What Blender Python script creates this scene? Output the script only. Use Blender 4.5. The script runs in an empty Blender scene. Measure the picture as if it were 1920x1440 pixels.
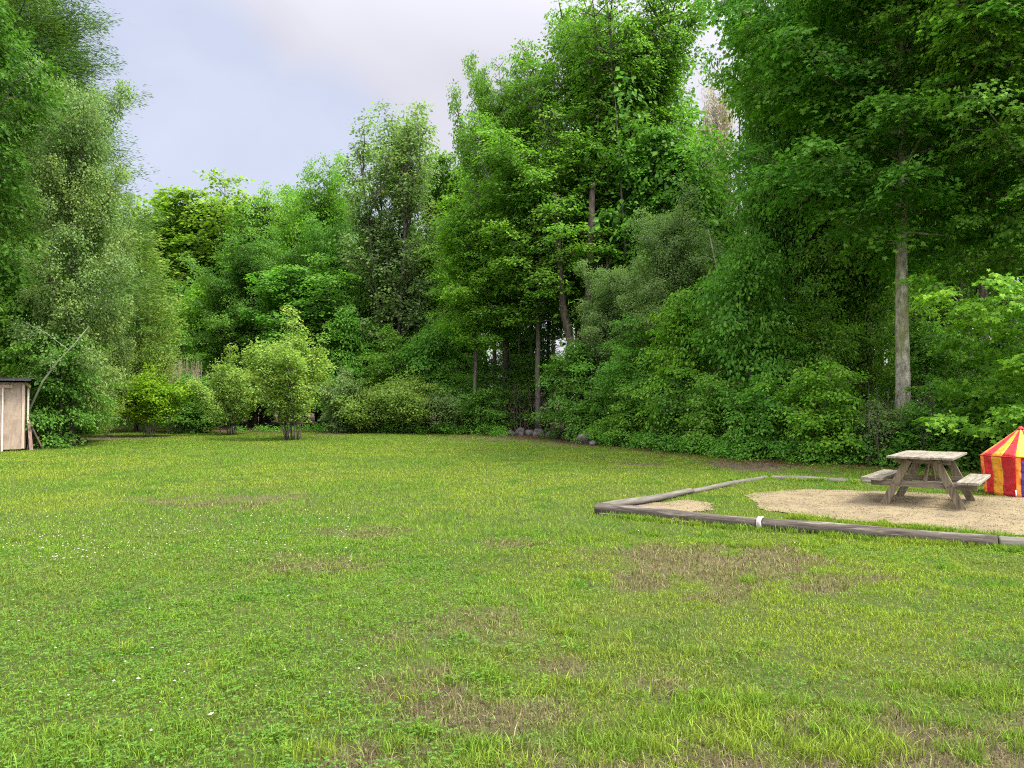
import bpy, bmesh, math, random
import numpy as np
from mathutils import Vector, Matrix

C = bpy.context.scene.collection
R_ = math.radians
FPX, HOR, CAMH = 1440.0, 750.0, 1.6

# ------------------------------------------------------------------ helpers
def gd(px, py):                       # photograph pixel on the lawn -> ground point
    d = FPX * CAMH / (py - HOR)
    return ((px - 960) / FPX * d, d)
def at(px, d):
    return (px - 960) / FPX * d
def hz(py, d):
    return CAMH + (HOR - py) / FPX * d

def tag(o, label=None, cat=None, group=None, kind=None):
    if label: o['label'] = label
    if cat: o['category'] = cat
    if group: o['group'] = group
    if kind: o['kind'] = kind
    return o
def empty(name, loc=(0, 0, 0), rz=0.0):
    o = bpy.data.objects.new(name, None); C.objects.link(o)
    o.location = loc; o.rotation_euler = (0, 0, rz); o.empty_display_size = .2
    return o
def link(name, me, parent=None, mat=None):
    o = bpy.data.objects.new(name, me); C.objects.link(o)
    if mat is not None and not me.materials: me.materials.append(mat)
    if parent is not None: o.parent = parent
    return o

def np_mesh(name, V, face_idx, face_len, flat=True, attrs=None):
    """V (n,3); face_idx flat loop vertex indices; face_len per-face counts."""
    me = bpy.data.meshes.new(name)
    V = np.ascontiguousarray(V, np.float32)
    face_idx = np.ascontiguousarray(face_idx, np.int32); face_len = np.ascontiguousarray(face_len, np.int32)
    me.vertices.add(len(V)); me.vertices.foreach_set('co', V.ravel())
    me.loops.add(len(face_idx)); me.loops.foreach_set('vertex_index', face_idx)
    me.polygons.add(len(face_len))
    st = np.zeros(len(face_len), np.int32); st[1:] = np.cumsum(face_len)[:-1]
    me.polygons.foreach_set('loop_start', st)
    for k, (typ, arr) in (attrs or {}).items():
        a = me.attributes.new(k, typ, 'POINT')
        a.data.foreach_set('value' if typ == 'FLOAT' else 'color', np.ascontiguousarray(arr, np.float32).ravel())
    me.update(calc_edges=True)
    if flat: me.shade_flat()
    else: me.shade_smooth()
    return me

class MB:
    """collects boxes, tubes and free faces into one mesh"""
    def __init__(s): s.v = []; s.f = []
    def box(s, c, size, M=None, bev=0.0):
        hx, hy, hz_ = size[0] / 2, size[1] / 2, size[2] / 2
        n = len(s.v)
        for z in (-hz_, hz_):
            for x, y in ((-hx, -hy), (hx, -hy), (hx, hy), (-hx, hy)):
                p = Vector((x, y, z))
                if M is not None: p = M @ p
                s.v.append(tuple(p + Vector(c)))
        for q in ((3, 2, 1, 0), (4, 5, 6, 7), (0, 1, 5, 4), (1, 2, 6, 5), (2, 3, 7, 6), (3, 0, 4, 7)):
            s.f.append(tuple(n + k for k in q))
    def bar(s, a, b, w, t, up=(0, 0, 1)):
        a = Vector(a); b = Vector(b); d = b - a; L = d.length; d.normalize()
        x = d.cross(Vector(up)); 
        if x.length < 1e-4: x = d.cross(Vector((1, 0, 0)))
        x.normalize(); y = x.cross(d); y.normalize()
        M = Matrix((x, d, y)).transposed()
        s.box((a + b) / 2, (w, L, t), M)
    def tube(s, pts, rad, n=6, cap=True):
        pts = [Vector(p) for p in pts]; base = len(s.v)
        prev = None
        for i, p in enumerate(pts):
            t = (pts[min(i + 1, len(pts) - 1)] - pts[max(i - 1, 0)])
            t = t.normalized() if t.length > 1e-9 else Vector((0, 0, 1))
            x = t.cross(Vector((0.31, 0.95, 0.05))) if prev is None else prev - t * prev.dot(t)
            if x.length < 1e-4: x = t.cross(Vector((1, 0, 0)))
            x.normalize(); prev = x; y = t.cross(x)
            for k in range(n):
                a = 2 * math.pi * k / n
                s.v.append(tuple(p + (x * math.cos(a) + y * math.sin(a)) * rad[i]))
        for i in range(len(pts) - 1):
            for k in range(n):
                a = base + i * n + k; b = base + i * n + (k + 1) % n
                s.f.append((a, b, b + n, a + n))
        if cap:
            s.f.append(tuple(base + k for k in reversed(range(n))))
            e = base + (len(pts) - 1) * n
            s.f.append(tuple(e + k for k in range(n)))
    def mesh(s, name, flat=True, bevel=0.0):
        me = bpy.data.meshes.new(name); me.from_pydata(s.v, [], s.f)
        if bevel > 0:
            bm = bmesh.new(); bm.from_mesh(me)
            bmesh.ops.bevel(bm, geom=[e for e in bm.edges], offset=bevel, segments=2, affect='EDGES', profile=.6, clamp_overlap=True)
            bm.to_mesh(me); bm.free()
        me.update()
        (me.shade_flat if flat else me.shade_smooth)()
        return me
    def build(s, name, mat, parent=None, flat=True, bevel=0.0):
        return link(name, s.mesh(name, flat, bevel), parent, mat)

# value noise -------------------------------------------------------------
_nr = np.random.default_rng(11)
_tab = _nr.random((256, 256))
def vnoise(x, y, off=0):
    x = np.asarray(x, float) + off * 17.3; y = np.asarray(y, float) + off * 31.7
    xi = np.floor(x).astype(int); yi = np.floor(y).astype(int)
    fx = x - xi; fy = y - yi
    fx = fx * fx * (3 - 2 * fx); fy = fy * fy * (3 - 2 * fy)
    t = lambda a, b: _tab[a & 255, b & 255]
    return (t(xi, yi) * (1 - fx) * (1 - fy) + t(xi + 1, yi) * fx * (1 - fy) + t(xi, yi + 1) * (1 - fx) * fy + t(xi + 1, yi + 1) * fx * fy)
def fbm(x, y, off=0, oct=4):
    s = 0; a = .5; n = 0
    for k in range(oct):
        s = s + a * vnoise(x * 2 ** k, y * 2 ** k, off + k); n += a; a *= .5
    return s / n
def sstep(a, b, x):
    t = np.clip((x - a) / (b - a), 0, 1); return t * t * (3 - 2 * t)
def norm(a):
    return a / np.maximum(np.linalg.norm(a, axis=-1, keepdims=True), 1e-9)

# ------------------------------------------------------------------ materials
def new_mat(name):
    m = bpy.data.materials.new(name); m.use_nodes = True
    nt = m.node_tree
    for n in list(nt.nodes): nt.nodes.remove(n)
    return m, nt, nt.nodes, nt.links
def nd(ns, t, **kw):
    n = ns.new(t)
    for k, v in kw.items():
        if k == 'inp':
            for a, b in v.items(): n.inputs[a].default_value = b
        else: setattr(n, k, v)
    return n
def mixc(ns, ls, a, b, f, mode='MIX'):
    n = ns.new('ShaderNodeMix'); n.data_type = 'RGBA'; n.blend_type = mode
    for sock, v in ((n.inputs['Factor'], f), (n.inputs['A'], a), (n.inputs['B'], b)):
        pass
    ins = [i for i in n.inputs if i.name == 'A' and i.type == 'RGBA'][0], [i for i in n.inputs if i.name == 'B' and i.type == 'RGBA'][0]
    fac = [i for i in n.inputs if i.name == 'Factor' and i.type == 'VALUE'][0]
    for sock, v in ((fac, f), (ins[0], a), (ins[1], b)):
        if hasattr(v, 'default_value') or hasattr(v, 'is_output'): ls.new(v, sock)
        else: sock.default_value = v if not isinstance(v, tuple) else (*v, 1)[:4]
    return [o for o in n.outputs if o.type == 'RGBA'][0]
def mathn(ns, ls, op, a, b=None, c=None):
    n = ns.new('ShaderNodeMath'); n.operation = op
    for i, v in enumerate((a, b, c)):
        if v is None: continue
        if hasattr(v, 'is_output'): ls.new(v, n.inputs[i])
        else: n.inputs[i].default_value = v
    return n.outputs[0]

def leaf_material(name, spec=.07, trans=.44):
    m, nt, ns, ls = new_mat(name)
    oi = ns.new('ShaderNodeObjectInfo'); geo = ns.new('ShaderNodeNewGeometry')
    at_ = nd(ns, 'ShaderNodeAttribute', attribute_name='tint')
    yel = mixc(ns, ls, oi.outputs['Color'], (1.38, 1.14, .8), 1.0, 'MULTIPLY')
    c = mixc(ns, ls, oi.outputs['Color'], yel, at_.outputs['Fac'])
    k = mathn(ns, ls, 'MULTIPLY_ADD', geo.outputs['Random Per Island'], .70, .68)
    hsv = nd(ns, 'ShaderNodeHueSaturation', inp={'Saturation': 1.0})
    ls.new(c, hsv.inputs['Color']); ls.new(k, hsv.inputs['Value'])
    hu = mathn(ns, ls, 'MULTIPLY_ADD', geo.outputs['Random Per Island'], -.028, .514)
    ls.new(hu, hsv.inputs['Hue'])
    p = nd(ns, 'ShaderNodeBsdfPrincipled', inp={'Roughness': .48, 'Specular IOR Level': spec})
    ls.new(hsv.outputs[0], p.inputs['Base Color'])
    t = ns.new('ShaderNodeBsdfTranslucent')
    tc = mixc(ns, ls, hsv.outputs[0], (1.22, 1.42, .75), 1.0, 'MULTIPLY'); ls.new(tc, t.inputs['Color'])
    mx = nd(ns, 'ShaderNodeMixShader', inp={0: trans})
    ls.new(p.outputs[0], mx.inputs[1]); ls.new(t.outputs[0], mx.inputs[2])
    o = ns.new('ShaderNodeOutputMaterial'); ls.new(mx.outputs[0], o.inputs['Surface'])
    return m
def blade_material(name):
    m, nt, ns, ls = new_mat(name)
    a = nd(ns, 'ShaderNodeAttribute', attribute_name='col')
    geo = ns.new('ShaderNodeNewGeometry')
    k = mathn(ns, ls, 'MULTIPLY_ADD', geo.outputs['Random Per Island'], 1.0, .52)
    hsv = nd(ns, 'ShaderNodeHueSaturation'); ls.new(a.outputs['Color'], hsv.inputs['Color']); ls.new(k, hsv.inputs['Value'])
    p = nd(ns, 'ShaderNodeBsdfPrincipled', inp={'Roughness': .6, 'Specular IOR Level': .05})
    ls.new(hsv.outputs[0], p.inputs['Base Color'])
    t = ns.new('ShaderNodeBsdfTranslucent')
    tc = mixc(ns, ls, hsv.outputs[0], (1.3, 1.35, .6), 1.0, 'MULTIPLY'); ls.new(tc, t.inputs['Color'])
    mx = nd(ns, 'ShaderNodeMixShader', inp={0: .33})
    ls.new(p.outputs[0], mx.inputs[1]); ls.new(t.outputs[0], mx.inputs[2])
    o = ns.new('ShaderNodeOutputMaterial'); ls.new(mx.outputs[0], o.inputs['Surface'])
    return m
def noise_mat(name, c1, c2, scale=(8, 8, 8), detail=6, rough=.8, bump=.3, c3=None, c3lim=(.6, .7), c3scale=(3, 3, 3), dist=.02, ramp=(.35, .65), coord='Object', spec=.3, distort=0.0):
    m, nt, ns, ls = new_mat(name)
    tc = ns.new('ShaderNodeTexCoord')
    mp = nd(ns, 'ShaderNodeMapping', inp={'Scale': scale}); ls.new(tc.outputs[coord], mp.inputs[0])
    n = nd(ns, 'ShaderNodeTexNoise', inp={'Scale': 1.0, 'Detail': detail, 'Roughness': .6, 'Distortion': distort}); ls.new(mp.outputs[0], n.inputs['Vector'])
    r = nd(ns, 'ShaderNodeMapRange', inp={'From Min': ramp[0], 'From Max': ramp[1]}); ls.new(n.outputs['Fac'], r.inputs[0])
    c = mixc(ns, ls, c1, c2, r.outputs[0])
    if c3 is not None:
        mp2 = nd(ns, 'ShaderNodeMapping', inp={'Scale': c3scale, 'Location': (3.1, 7.7, 1.3)}); ls.new(tc.outputs[coord], mp2.inputs[0])
        n2 = nd(ns, 'ShaderNodeTexNoise', inp={'Scale': 1.0, 'Detail': 5, 'Roughness': .65}); ls.new(mp2.outputs[0], n2.inputs['Vector'])
        r2 = nd(ns, 'ShaderNodeMapRange', inp={'From Min': c3lim[0], 'From Max': c3lim[1]}); ls.new(n2.outputs['Fac'], r2.inputs[0])
        c = mixc(ns, ls, c, c3, r2.outputs[0])
    p = nd(ns, 'ShaderNodeBsdfPrincipled', inp={'Roughness': rough, 'Specular IOR Level': spec}); ls.new(c, p.inputs['Base Color'])
    if bump:
        b = nd(ns, 'ShaderNodeBump', inp={'Strength': bump, 'Distance': dist}); ls.new(n.outputs['Fac'], b.inputs['Height']); ls.new(b.outputs[0], p.inputs['Normal'])
    o = ns.new('ShaderNodeOutputMaterial'); ls.new(p.outputs[0], o.inputs['Surface'])
    return m

LEAF = leaf_material('leaf')
NEEDLE = leaf_material('needle', spec=.15, trans=.2)
BLADE = blade_material('grass_blade')
BARK = noise_mat('bark', (.035, .028, .022), (.15, .125, .10), (14, 14, 3), bump=.8, c3=(.10, .12, .05), c3lim=(.52, .68), c3scale=(2, 2, .6))
BARK_GREY = noise_mat('bark_grey', (.12, .112, .08), (.45, .42, .31), (9, 9, 3.5), bump=1.0, dist=.05, c3=(.17, .185, .06), c3lim=(.47, .6), c3scale=(2.5, 2.5, .6))
BARK_RED = noise_mat('bark_reddish', (.035, .027, .02), (.115, .085, .066), (12, 12, 3), bump=.7)
BARK_PALE = noise_mat('bark_pale', (.11, .125, .07), (.23, .25, .165), (20, 20, 6), bump=.3, c3=(.10, .10, .08), c3lim=(.62, .7))
TWIG_DRY = noise_mat('dry_twig', (.13, .09, .07), (.28, .21, .16), (20, 20, 6), bump=.2)

# ------------------------------------------------------------------ foliage engine
SHAPES = {
    'oval': (np.array([(0, 0, 0), (.34, .45, .08), (0, 1, -.06), (-.34, .45, .08)]), [(0, 1, 2, 3)]),
    'round': (np.array([(0, 0, 0), (.46, .42, .08), (.2, .95, -.02), (-.2, .95, -.02), (-.46, .42, .08)]), [(0, 1, 2, 3, 4)]),
    'maple': (np.array([(0, 0, 0), (.42, .04, .05), (.30, .30, .03), (.60, .58, -.03), (.22, .58, .02), (0, 1, -.10), (-.22, .58, .02), (-.60, .58, -.03), (-.30, .30, .03), (-.42, .04, .05)]),
              [(0, 1, 2), (2, 3, 4), (0, 2, 4, 5), (0, 5, 6, 8), (8, 6, 7), (0, 8, 9)]),
    'needle': (np.array([(0, 0, 0), (.085, .5, 0), (0, 1, -.05), (-.085, .5, 0)]), [(0, 1, 2, 3)]),
}
def leaves_mesh(name, P, U, N, size, shape, tint):
    tv, tf = SHAPES[shape]
    U = norm(U); N = norm(N - U * np.sum(N * U, 1, keepdims=True)); S = np.cross(U, N)
    n = len(P); k = len(tv)
    V = (P[:, None, :] + size[:, None, None] * (tv[None, :, 0, None] * S[:, None, :] + tv[None, :, 1, None] * U[:, None, :] + tv[None, :, 2, None] * N[:, None, :])).reshape(-1, 3)
    fi = np.concatenate([np.array(f) for f in tf]); fl = np.array([len(f) for f in tf])
    idx = (np.arange(n)[:, None] * k + fi[None, :]).ravel()
    me = np_mesh(name, V, idx, np.tile(fl, n), True, {'tint': ('FLOAT', np.repeat(tint, k))})
    return me

class Sprays:
    def __init__(s): s.c = []; s.n = []; s.o = []; s.r = []; s.t = []
    def add(s, c, n, o, r, t=0.0): s.c.append(c); s.n.append(n); s.o.append(o); s.r.append(r); s.t.append(t)
    def leaves(s, name, rng, lps, leaf, shape, flat=.22, droop=.3, rough=.55, fwd=.4):
        c = np.array(s.c, float); n_ = norm(np.array(s.n, float)); o = np.array(s.o, float); r = np.array(s.r); t = np.array(s.t)
        o = norm(o - n_ * np.sum(o * n_, 1, keepdims=True)); tt = np.cross(n_, o)
        cnt = np.maximum(3, (lps * (r / np.mean(r)) ** 2 * rng.uniform(.55, 1.35, len(r)))).astype(int)
        I = np.repeat(np.arange(len(r)), cnt); m = len(I)
        ph = rng.uniform(0, 2 * math.pi, m); rho = np.sqrt(rng.random(m)) * (1 + .25 * rng.standard_normal(m)); 
        x = rho * np.cos(ph); y = rho * np.sin(ph) * .8
        rr = r[I]
        P = c[I] + o[I] * (x * rr)[:, None] + tt[I] * (y * rr)[:, None] + n_[I] * (rng.standard_normal(m) * flat * rr)[:, None]
        P[:, 2] -= droop * rr * (rho ** 2) * .5
        U = o[I] * (np.cos(ph) * .6 + fwd)[:, None] + tt[I] * (np.sin(ph) * .6)[:, None] + rng.standard_normal((m, 3)) * .35
        U[:, 2] -= droop
        N = n_[I] + rng.standard_normal((m, 3)) * rough
        sz = leaf * rng.uniform(.65, 1.3, m)
        tint = np.clip(t[I] + rng.standard_normal(m) * .08, 0, 1)
        return leaves_mesh(name, P, U, N, sz, shape, tint)

def gen_tree(name, seed, H, hb, R, prof, n_limb, e0, e1, leaf, lps, sr, shape='oval', flat=.16, trunk_r=.2, curve=.12, step=.75,
             droop=.13, rough=.32, side=.38, stems=1, spread=.0, lean=(0, 0), inner=.3, tilt=.45, sway=.25, upow=.9, tintp=.25, fall=.12):
    """returns (trunk mesh, crown mesh) of a branching broadleaf tree standing at the origin"""
    rng = np.random.default_rng(seed); sp = Sprays(); mb = MB()
    trunks = []
    for k in range(stems):
        az = 2 * math.pi * k / max(stems, 1) + rng.uniform(-.4, .4)
        q_ = (rng.uniform(.25, 1.1) if k else .1) if stems > 1 else 0
        off = np.array([math.cos(az), math.sin(az)]) * spread * q_
        h = H * (rng.uniform(.84, 1.03) * (1 - fall * q_) if k else 1.0)
        zs = np.linspace(0, h * .96, 9)
        wob = np.cumsum(rng.normal(0, sway * .25, (9, 2)), 0); wob[0] = 0
        pts = np.zeros((9, 3)); pts[:, 2] = zs
        f = zs / h
        b0 = off * .2
        pts[:, 0] = b0[0] + off[0] * f ** 1.2 + wob[:, 0] + lean[0] * f ** 1.5
        pts[:, 1] = b0[1] + off[1] * f ** 1.2 + wob[:, 1] + lean[1] * f ** 1.5
        rad = trunk_r * (1 - .88 * f) * (1.0 if stems == 1 else .75)
        rad[0] *= 1.35
        pts[0, 2] = -.15
        mb.tube(pts, rad, 10 if stems == 1 else 6)
        trunks.append((pts, h))
    nl = n_limb
    for i in range(nl):
        tp, h = trunks[i % stems]
        u = (i + rng.random()) / nl
        z = hb + (h * .95 - hb) * u ** upow
        az = i * 2.39996 + rng.uniform(-.35, .35)
        L = R * np.interp(u, prof[0], prof[1]) * rng.uniform(.68, 1.18)
        e = e0 + (e1 - e0) * u + rng.normal(0, .12)
        ln = L / max(math.cos(e), .42)
        base = np.array([np.interp(z, tp[:, 2], tp[:, 0]), np.interp(z, tp[:, 2], tp[:, 1]), z])
        d = np.array([math.cos(az) * math.cos(e), math.sin(az) * math.cos(e), math.sin(e)])
        hzv = np.array([math.cos(az), math.sin(az), 0]); perp = np.array([-hzv[1], hzv[0], 0])
        ss = np.linspace(0, 1, 6)
        wob = np.cumsum(rng.normal(0, .035 * ln, (6, 3)), 0); wob[0] = 0
        pts = base + d * (ss * ln)[:, None] + np.array([0, 0, 1]) * (curve * ln * ss ** 2)[:, None] + wob
        lr = max(.012, trunk_r * .34 * (ln / (R * 1.2)) ** .8)
        mb.tube(pts, lr * (1 - .85 * ss), 5, False)
        pos = lambda s_: np.array([np.interp(s_, ss, pts[:, q]) for q in range(3)])
        ns_ = max(2, int(ln * (1 - inner) / step) + 1)
        tl_t = np.clip(rng.random() ** 2.2 * 1.2, 0, 1) * tintp * 2
        for s_ in np.linspace(inner, 1.0, ns_):
            p = pos(s_); n = np.array([0, 0, 1.0]) + hzv * tilt * rng.uniform(.3, 1.3) + rng.normal(0, .18, 3)
            sp.add(p + rng.normal(0, .08, 3), n, hzv, sr * rng.uniform(.75, 1.25), tl_t)
            for sg in (-1, 1):
                tl = side * ln * (1.15 - .75 * s_) * rng.uniform(.5, 1.25)
                if tl < .22: continue
                td = norm(perp * sg + d * rng.uniform(.3, .9) + np.array([0, 0, rng.uniform(-.15, .2)]))
                q = p + td * tl
                mb.tube([p, (p + q) / 2 + rng.normal(0, .03, 3), q], [lr * .35, lr * .25, lr * .1], 3, False)
                oo = norm(td * [1, 1, .2])
                mm = max(1, int(tl / step + .4))
                for w in range(mm):
                    qq = p + td * tl * (w + 1) / mm
                    n = np.array([0, 0, 1.0]) + oo * tilt * rng.uniform(.3, 1.3) + rng.normal(0, .2, 3)
                    sp.add(qq, n, oo, sr * rng.uniform(.7, 1.2), tl_t + rng.uniform(0, .1))
    for tp, h in trunks:
        for k in range(4):
            p = tp[-1] + rng.normal(0, .2, 3) + [0, 0, -.25 * k]
            sp.add(p, np.array([rng.normal(0, .5), rng.normal(0, .5), 1.]), rng.normal(0, 1, 3) * [1, 1, .3] + [0, 0, .6], sr * .7, .1)
    return mb.mesh(name + '_trunk', False), sp.leaves(name + '_crown', rng, lps, leaf, shape, flat, droop, rough)

def gen_pine(name, seed, H, R, hb, n_whorl, per, leaf=.16, lps=46, sr=.42, up=.05, thin=1.0):
    rng = np.random.default_rng(seed); sp = Sprays(); mb = MB()
    zs = np.linspace(-.1, H, 8); mb.tube([(0.05 * math.sin(z), .05 * math.cos(z * .7), z) for z in zs], .26 * (1 - .93 * np.linspace(0, 1, 8)) * H / 20, 9)
    for w in range(n_whorl):
        u = (w + .5 * rng.random()) / n_whorl; z = hb + (H - hb) * u
        for k in range(per):
            if rng.random() > thin: continue
            az = 2 * math.pi * k / per + w * .9 + rng.uniform(-.3, .3)
            L = R * (1 - u) ** .75 * rng.uniform(.6, 1.2) + .25
            hv = np.array([math.cos(az), math.sin(az), 0]); pv = np.array([-hv[1], hv[0], 0])
            ss = np.linspace(0, 1, 6)
            pts = np.array([0, 0, z]) + hv * (ss * L)[:, None] + np.array([0, 0, 1]) * ((up * ss + .22 * ss ** 3) * L)[:, None] + np.cumsum(rng.normal(0, .02 * L, (6, 3)), 0)
            mb.tube(pts, .05 * (L / R) * (1 - .85 * ss) + .006, 5, False)
            t_ = rng.random() ** 3
            for s_ in np.linspace(.25, 1, max(3, int(L / .36))):
                p = np.array([np.interp(s_, ss, pts[:, q]) for q in range(3)])
                wd = (1.1 - s_) * L * .5 + .1
                for y in np.arange(-wd, wd + .01, .34):
                    sp.add(p + pv * (y + rng.normal(0, .08)) + hv * (abs(y) * .5) + rng.normal(0, .06, 3), np.array([0, 0, 1.]) + rng.normal(0, .2, 3), hv + pv * np.sign(y) * .6 + [0, 0, .25], sr * rng.uniform(.6, 1.1), t_)
    sp.add((0, 0, H), (1, 0, .3), (0, 0, 1), .3, .2)
    return mb.mesh(name + '_trunk', False), sp.leaves(name + '_crown', rng, lps, leaf, 'needle', .3, .0, .9, .8)

PR_FULL = ([0, .2, .5, .8, 1], [.78, 1, .92, .6, .15])
PR_HIGH = ([0, .25, .55, .85, 1], [.55, .9, 1, .6, .15])
PR_UP = ([0, .3, .6, .85, 1], [.75, 1, 1, .8, .35])
PR_ROUND = ([0, .3, .6, .85, 1], [.8, 1, 1, .8, .4])
PR_LAYER = ([0, .3, .7, 1], [1, .95, .65, .15])

T = {}   # kind -> (trunk mesh, crown mesh, H, R)
def reg(k, pair, H, R):
    v = np.empty(len(pair[1].vertices) * 3, np.float32); pair[1].vertices.foreach_get('co', v); v = v.reshape(-1, 3)
    T[k] = (*pair, float(np.percentile(v[:, 2], 99.9)), float(np.percentile(np.hypot(v[:, 0], v[:, 1]), 96)))
reg('full_a', gen_tree('full_a', 1, 15, .8, 4.2, PR_FULL, 66, .25, .95, .20, 58, .70, 'oval', trunk_r=.2), 15, 4.2)
reg('full_b', gen_tree('full_b', 2, 15, 1.2, 3.8, PR_FULL, 60, .35, 1.05, .18, 62, .64, 'oval', trunk_r=.2, tilt=.6), 15, 3.8)
reg('round_a', gen_tree('round_a', 31, 14, 1.2, 4.6, PR_ROUND, 84, .15, 1.05, .19, 60, .70, 'oval', trunk_r=.2, tilt=.7, side=.42), 14, 4.6)
reg('round_b', gen_tree('round_b', 32, 14, 1.5, 4.2, PR_ROUND, 76, .3, 1.15, .24, 46, .8, 'round', trunk_r=.2, tilt=.5, side=.4), 14, 4.2)
reg('forest', gen_tree('forest', 3, 17, 5.0, 3.5, PR_HIGH, 56, .3, 1.0, .20, 54, .68, 'oval', trunk_r=.19), 17, 3.4)
reg('high', gen_tree('high', 33, 17, 7.2, 3.6, PR_ROUND, 60, .15, 1.0, .20, 56, .70, 'oval', trunk_r=.19, tilt=.6), 17, 3.6)
reg('upright', gen_tree('upright', 4, 21, 5.2, 4.3, PR_UP, 78, .62, 1.2, .18, 66, .64, 'oval', trunk_r=.26, tilt=.8, side=.34), 21, 4.3)
reg('fine', gen_tree('fine', 5, 13, 1.0, 2.3, PR_FULL, 64, .45, 1.1, .085, 120, .45, 'round', flat=.35, trunk_r=.13, step=.55, rough=.6, droop=.35), 13, 2.3)
reg('sparse', gen_tree('sparse', 6, 18, 3, 1.7, ([0,.4,.65,.85,1],[1,1,.85,.75,.3]), 84, .8, 1.32, .15, 34, .42, 'oval', flat=.3, trunk_r=.12, side=.26, step=.55, stems=6, spread=1.35, fall=.07, tilt=.9), 18, 2.6)
reg('layer_a', gen_tree('layer_a', 7, 5, .35, 2.3, PR_LAYER, 30, .0, .6, .14, 96, .66, 'oval', trunk_r=.06, step=.75, flat=.10, sway=.2), 5, 2.3)
reg('layer_b', gen_tree('layer_b', 8, 5.5, .3, 2.0, PR_LAYER, 34, .1, .85, .12, 84, .56, 'oval', trunk_r=.05, step=.65, flat=.11, sway=.25, stems=3, spread=.7), 5.5, 2.0)
reg('near_maple', gen_tree('near_maple', 9, 19, 6.7, 4.9, PR_HIGH, 64, .08, .9, .14, 112, .8, 'maple', flat=.10, trunk_r=.225, droop=.22, step=.85, rough=.28, sway=.12), 19, 4.9)
reg('near_sapling', gen_tree('near_sapling', 10, 5.2, .9, 2.4, ([0,.3,.8,1],[1,1,.9,.5]), 24, -.02, .35, .13, 52, .46, 'maple', flat=.1, trunk_r=.05, droop=.3, step=.6, sway=.3), 5.2, 2.4)
reg('pine', gen_pine('pine', 11, 21, 3.9, 2.5, 28, 8, lps=78, sr=.55, leaf=.14), 21, 3.9)
reg('soft_pine', gen_pine('soft_pine', 12, 8, 2.3, .4, 17, 6, leaf=.17, lps=40, sr=.36, up=.2), 8, 2.3)
reg('shrub_tall', gen_tree('shrub_tall', 13, 5.2, .75, .62, PR_FULL, 150, .55, 1.25, .085, 38, .27, 'oval', flat=.3, trunk_r=.024, step=.33, droop=.1, rough=.5, stems=13, spread=1.35, fall=.38, inner=.15, tilt=.8, sway=.16, tintp=.35), 5.2, 1.85)
reg('shrub_round', gen_tree('shrub_round', 14, 3.0, .9, .62, PR_FULL, 96, .35, 1.1, .08, 46, .27, 'round', flat=.3, trunk_r=.03, step=.34, droop=.12, rough=.5, stems=9, spread=.85, fall=.22, inner=.15, tilt=.8, sway=.16, tintp=.45), 3, 1.35)
reg('shrub_wide', gen_tree('shrub_wide', 15, 2.3, .35, .75, PR_FULL, 84, .3, 1.0, .10, 44, .30, 'oval', flat=.25, trunk_r=.025, step=.4, droop=.15, rough=.45, stems=9, spread=1.15, fall=.3, inner=.15, tilt=.7, sway=.2), 2.3, 1.75)
reg('shrub_leafy', gen_tree('shrub_leafy', 16, 3.0, .15, 1.0, PR_LAYER, 78, .0, .85, .125, 40, .38, 'oval', flat=.13, trunk_r=.035, step=.45, droop=.35, stems=7, spread=1.0, fall=.25, inner=.2, tilt=.5, sway=.25), 3.0, 1.75)
reg('shrub_leafy_b', gen_tree('shrub_leafy_b', 17, 3.2, .15, 1.1, PR_LAYER, 74, .1, .95, .115, 44, .36, 'oval', flat=.15, trunk_r=.03, step=.45, droop=.3, stems=5, spread=.8, fall=.2, inner=.2, tilt=.6, sway=.3), 3.2, 1.75)

used = set()
def plant(kind, name, px, d, topy, hw, col, label, cat='tree', group=None, bark=BARK, rz=None, H=None, dz=0.0, parts=('trunk', 'crown')):
    tm, cm, H0, R0 = T[kind]
    H = H if H else hz(topy, d); W = hw / FPX * d
    o = empty(name, (at(px, d), d, dz), rz if rz is not None else (px * 1.37 + d * 3.1) % 6.28)
    o.scale = (W / R0, W / R0, H / H0)
    t = link(parts[0], tm, o, bark); c = link(parts[1], cm, o, NEEDLE if 'pine' in kind else LEAF)
    t.material_slots[0].link = 'OBJECT'; t.material_slots[0].material = bark
    c.color = (*col, 1)
    tag(o, label, cat, group)
    return o

# leaf base colours
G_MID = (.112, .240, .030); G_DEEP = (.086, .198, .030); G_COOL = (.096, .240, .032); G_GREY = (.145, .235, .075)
G_YEL = (.150, .265, .028); G_BRI = (.122, .268, .026); G_PINE = (.070, .150, .026); G_SOFT = (.150, .255, .040); G_LIME = (.195, .305, .062)




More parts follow.
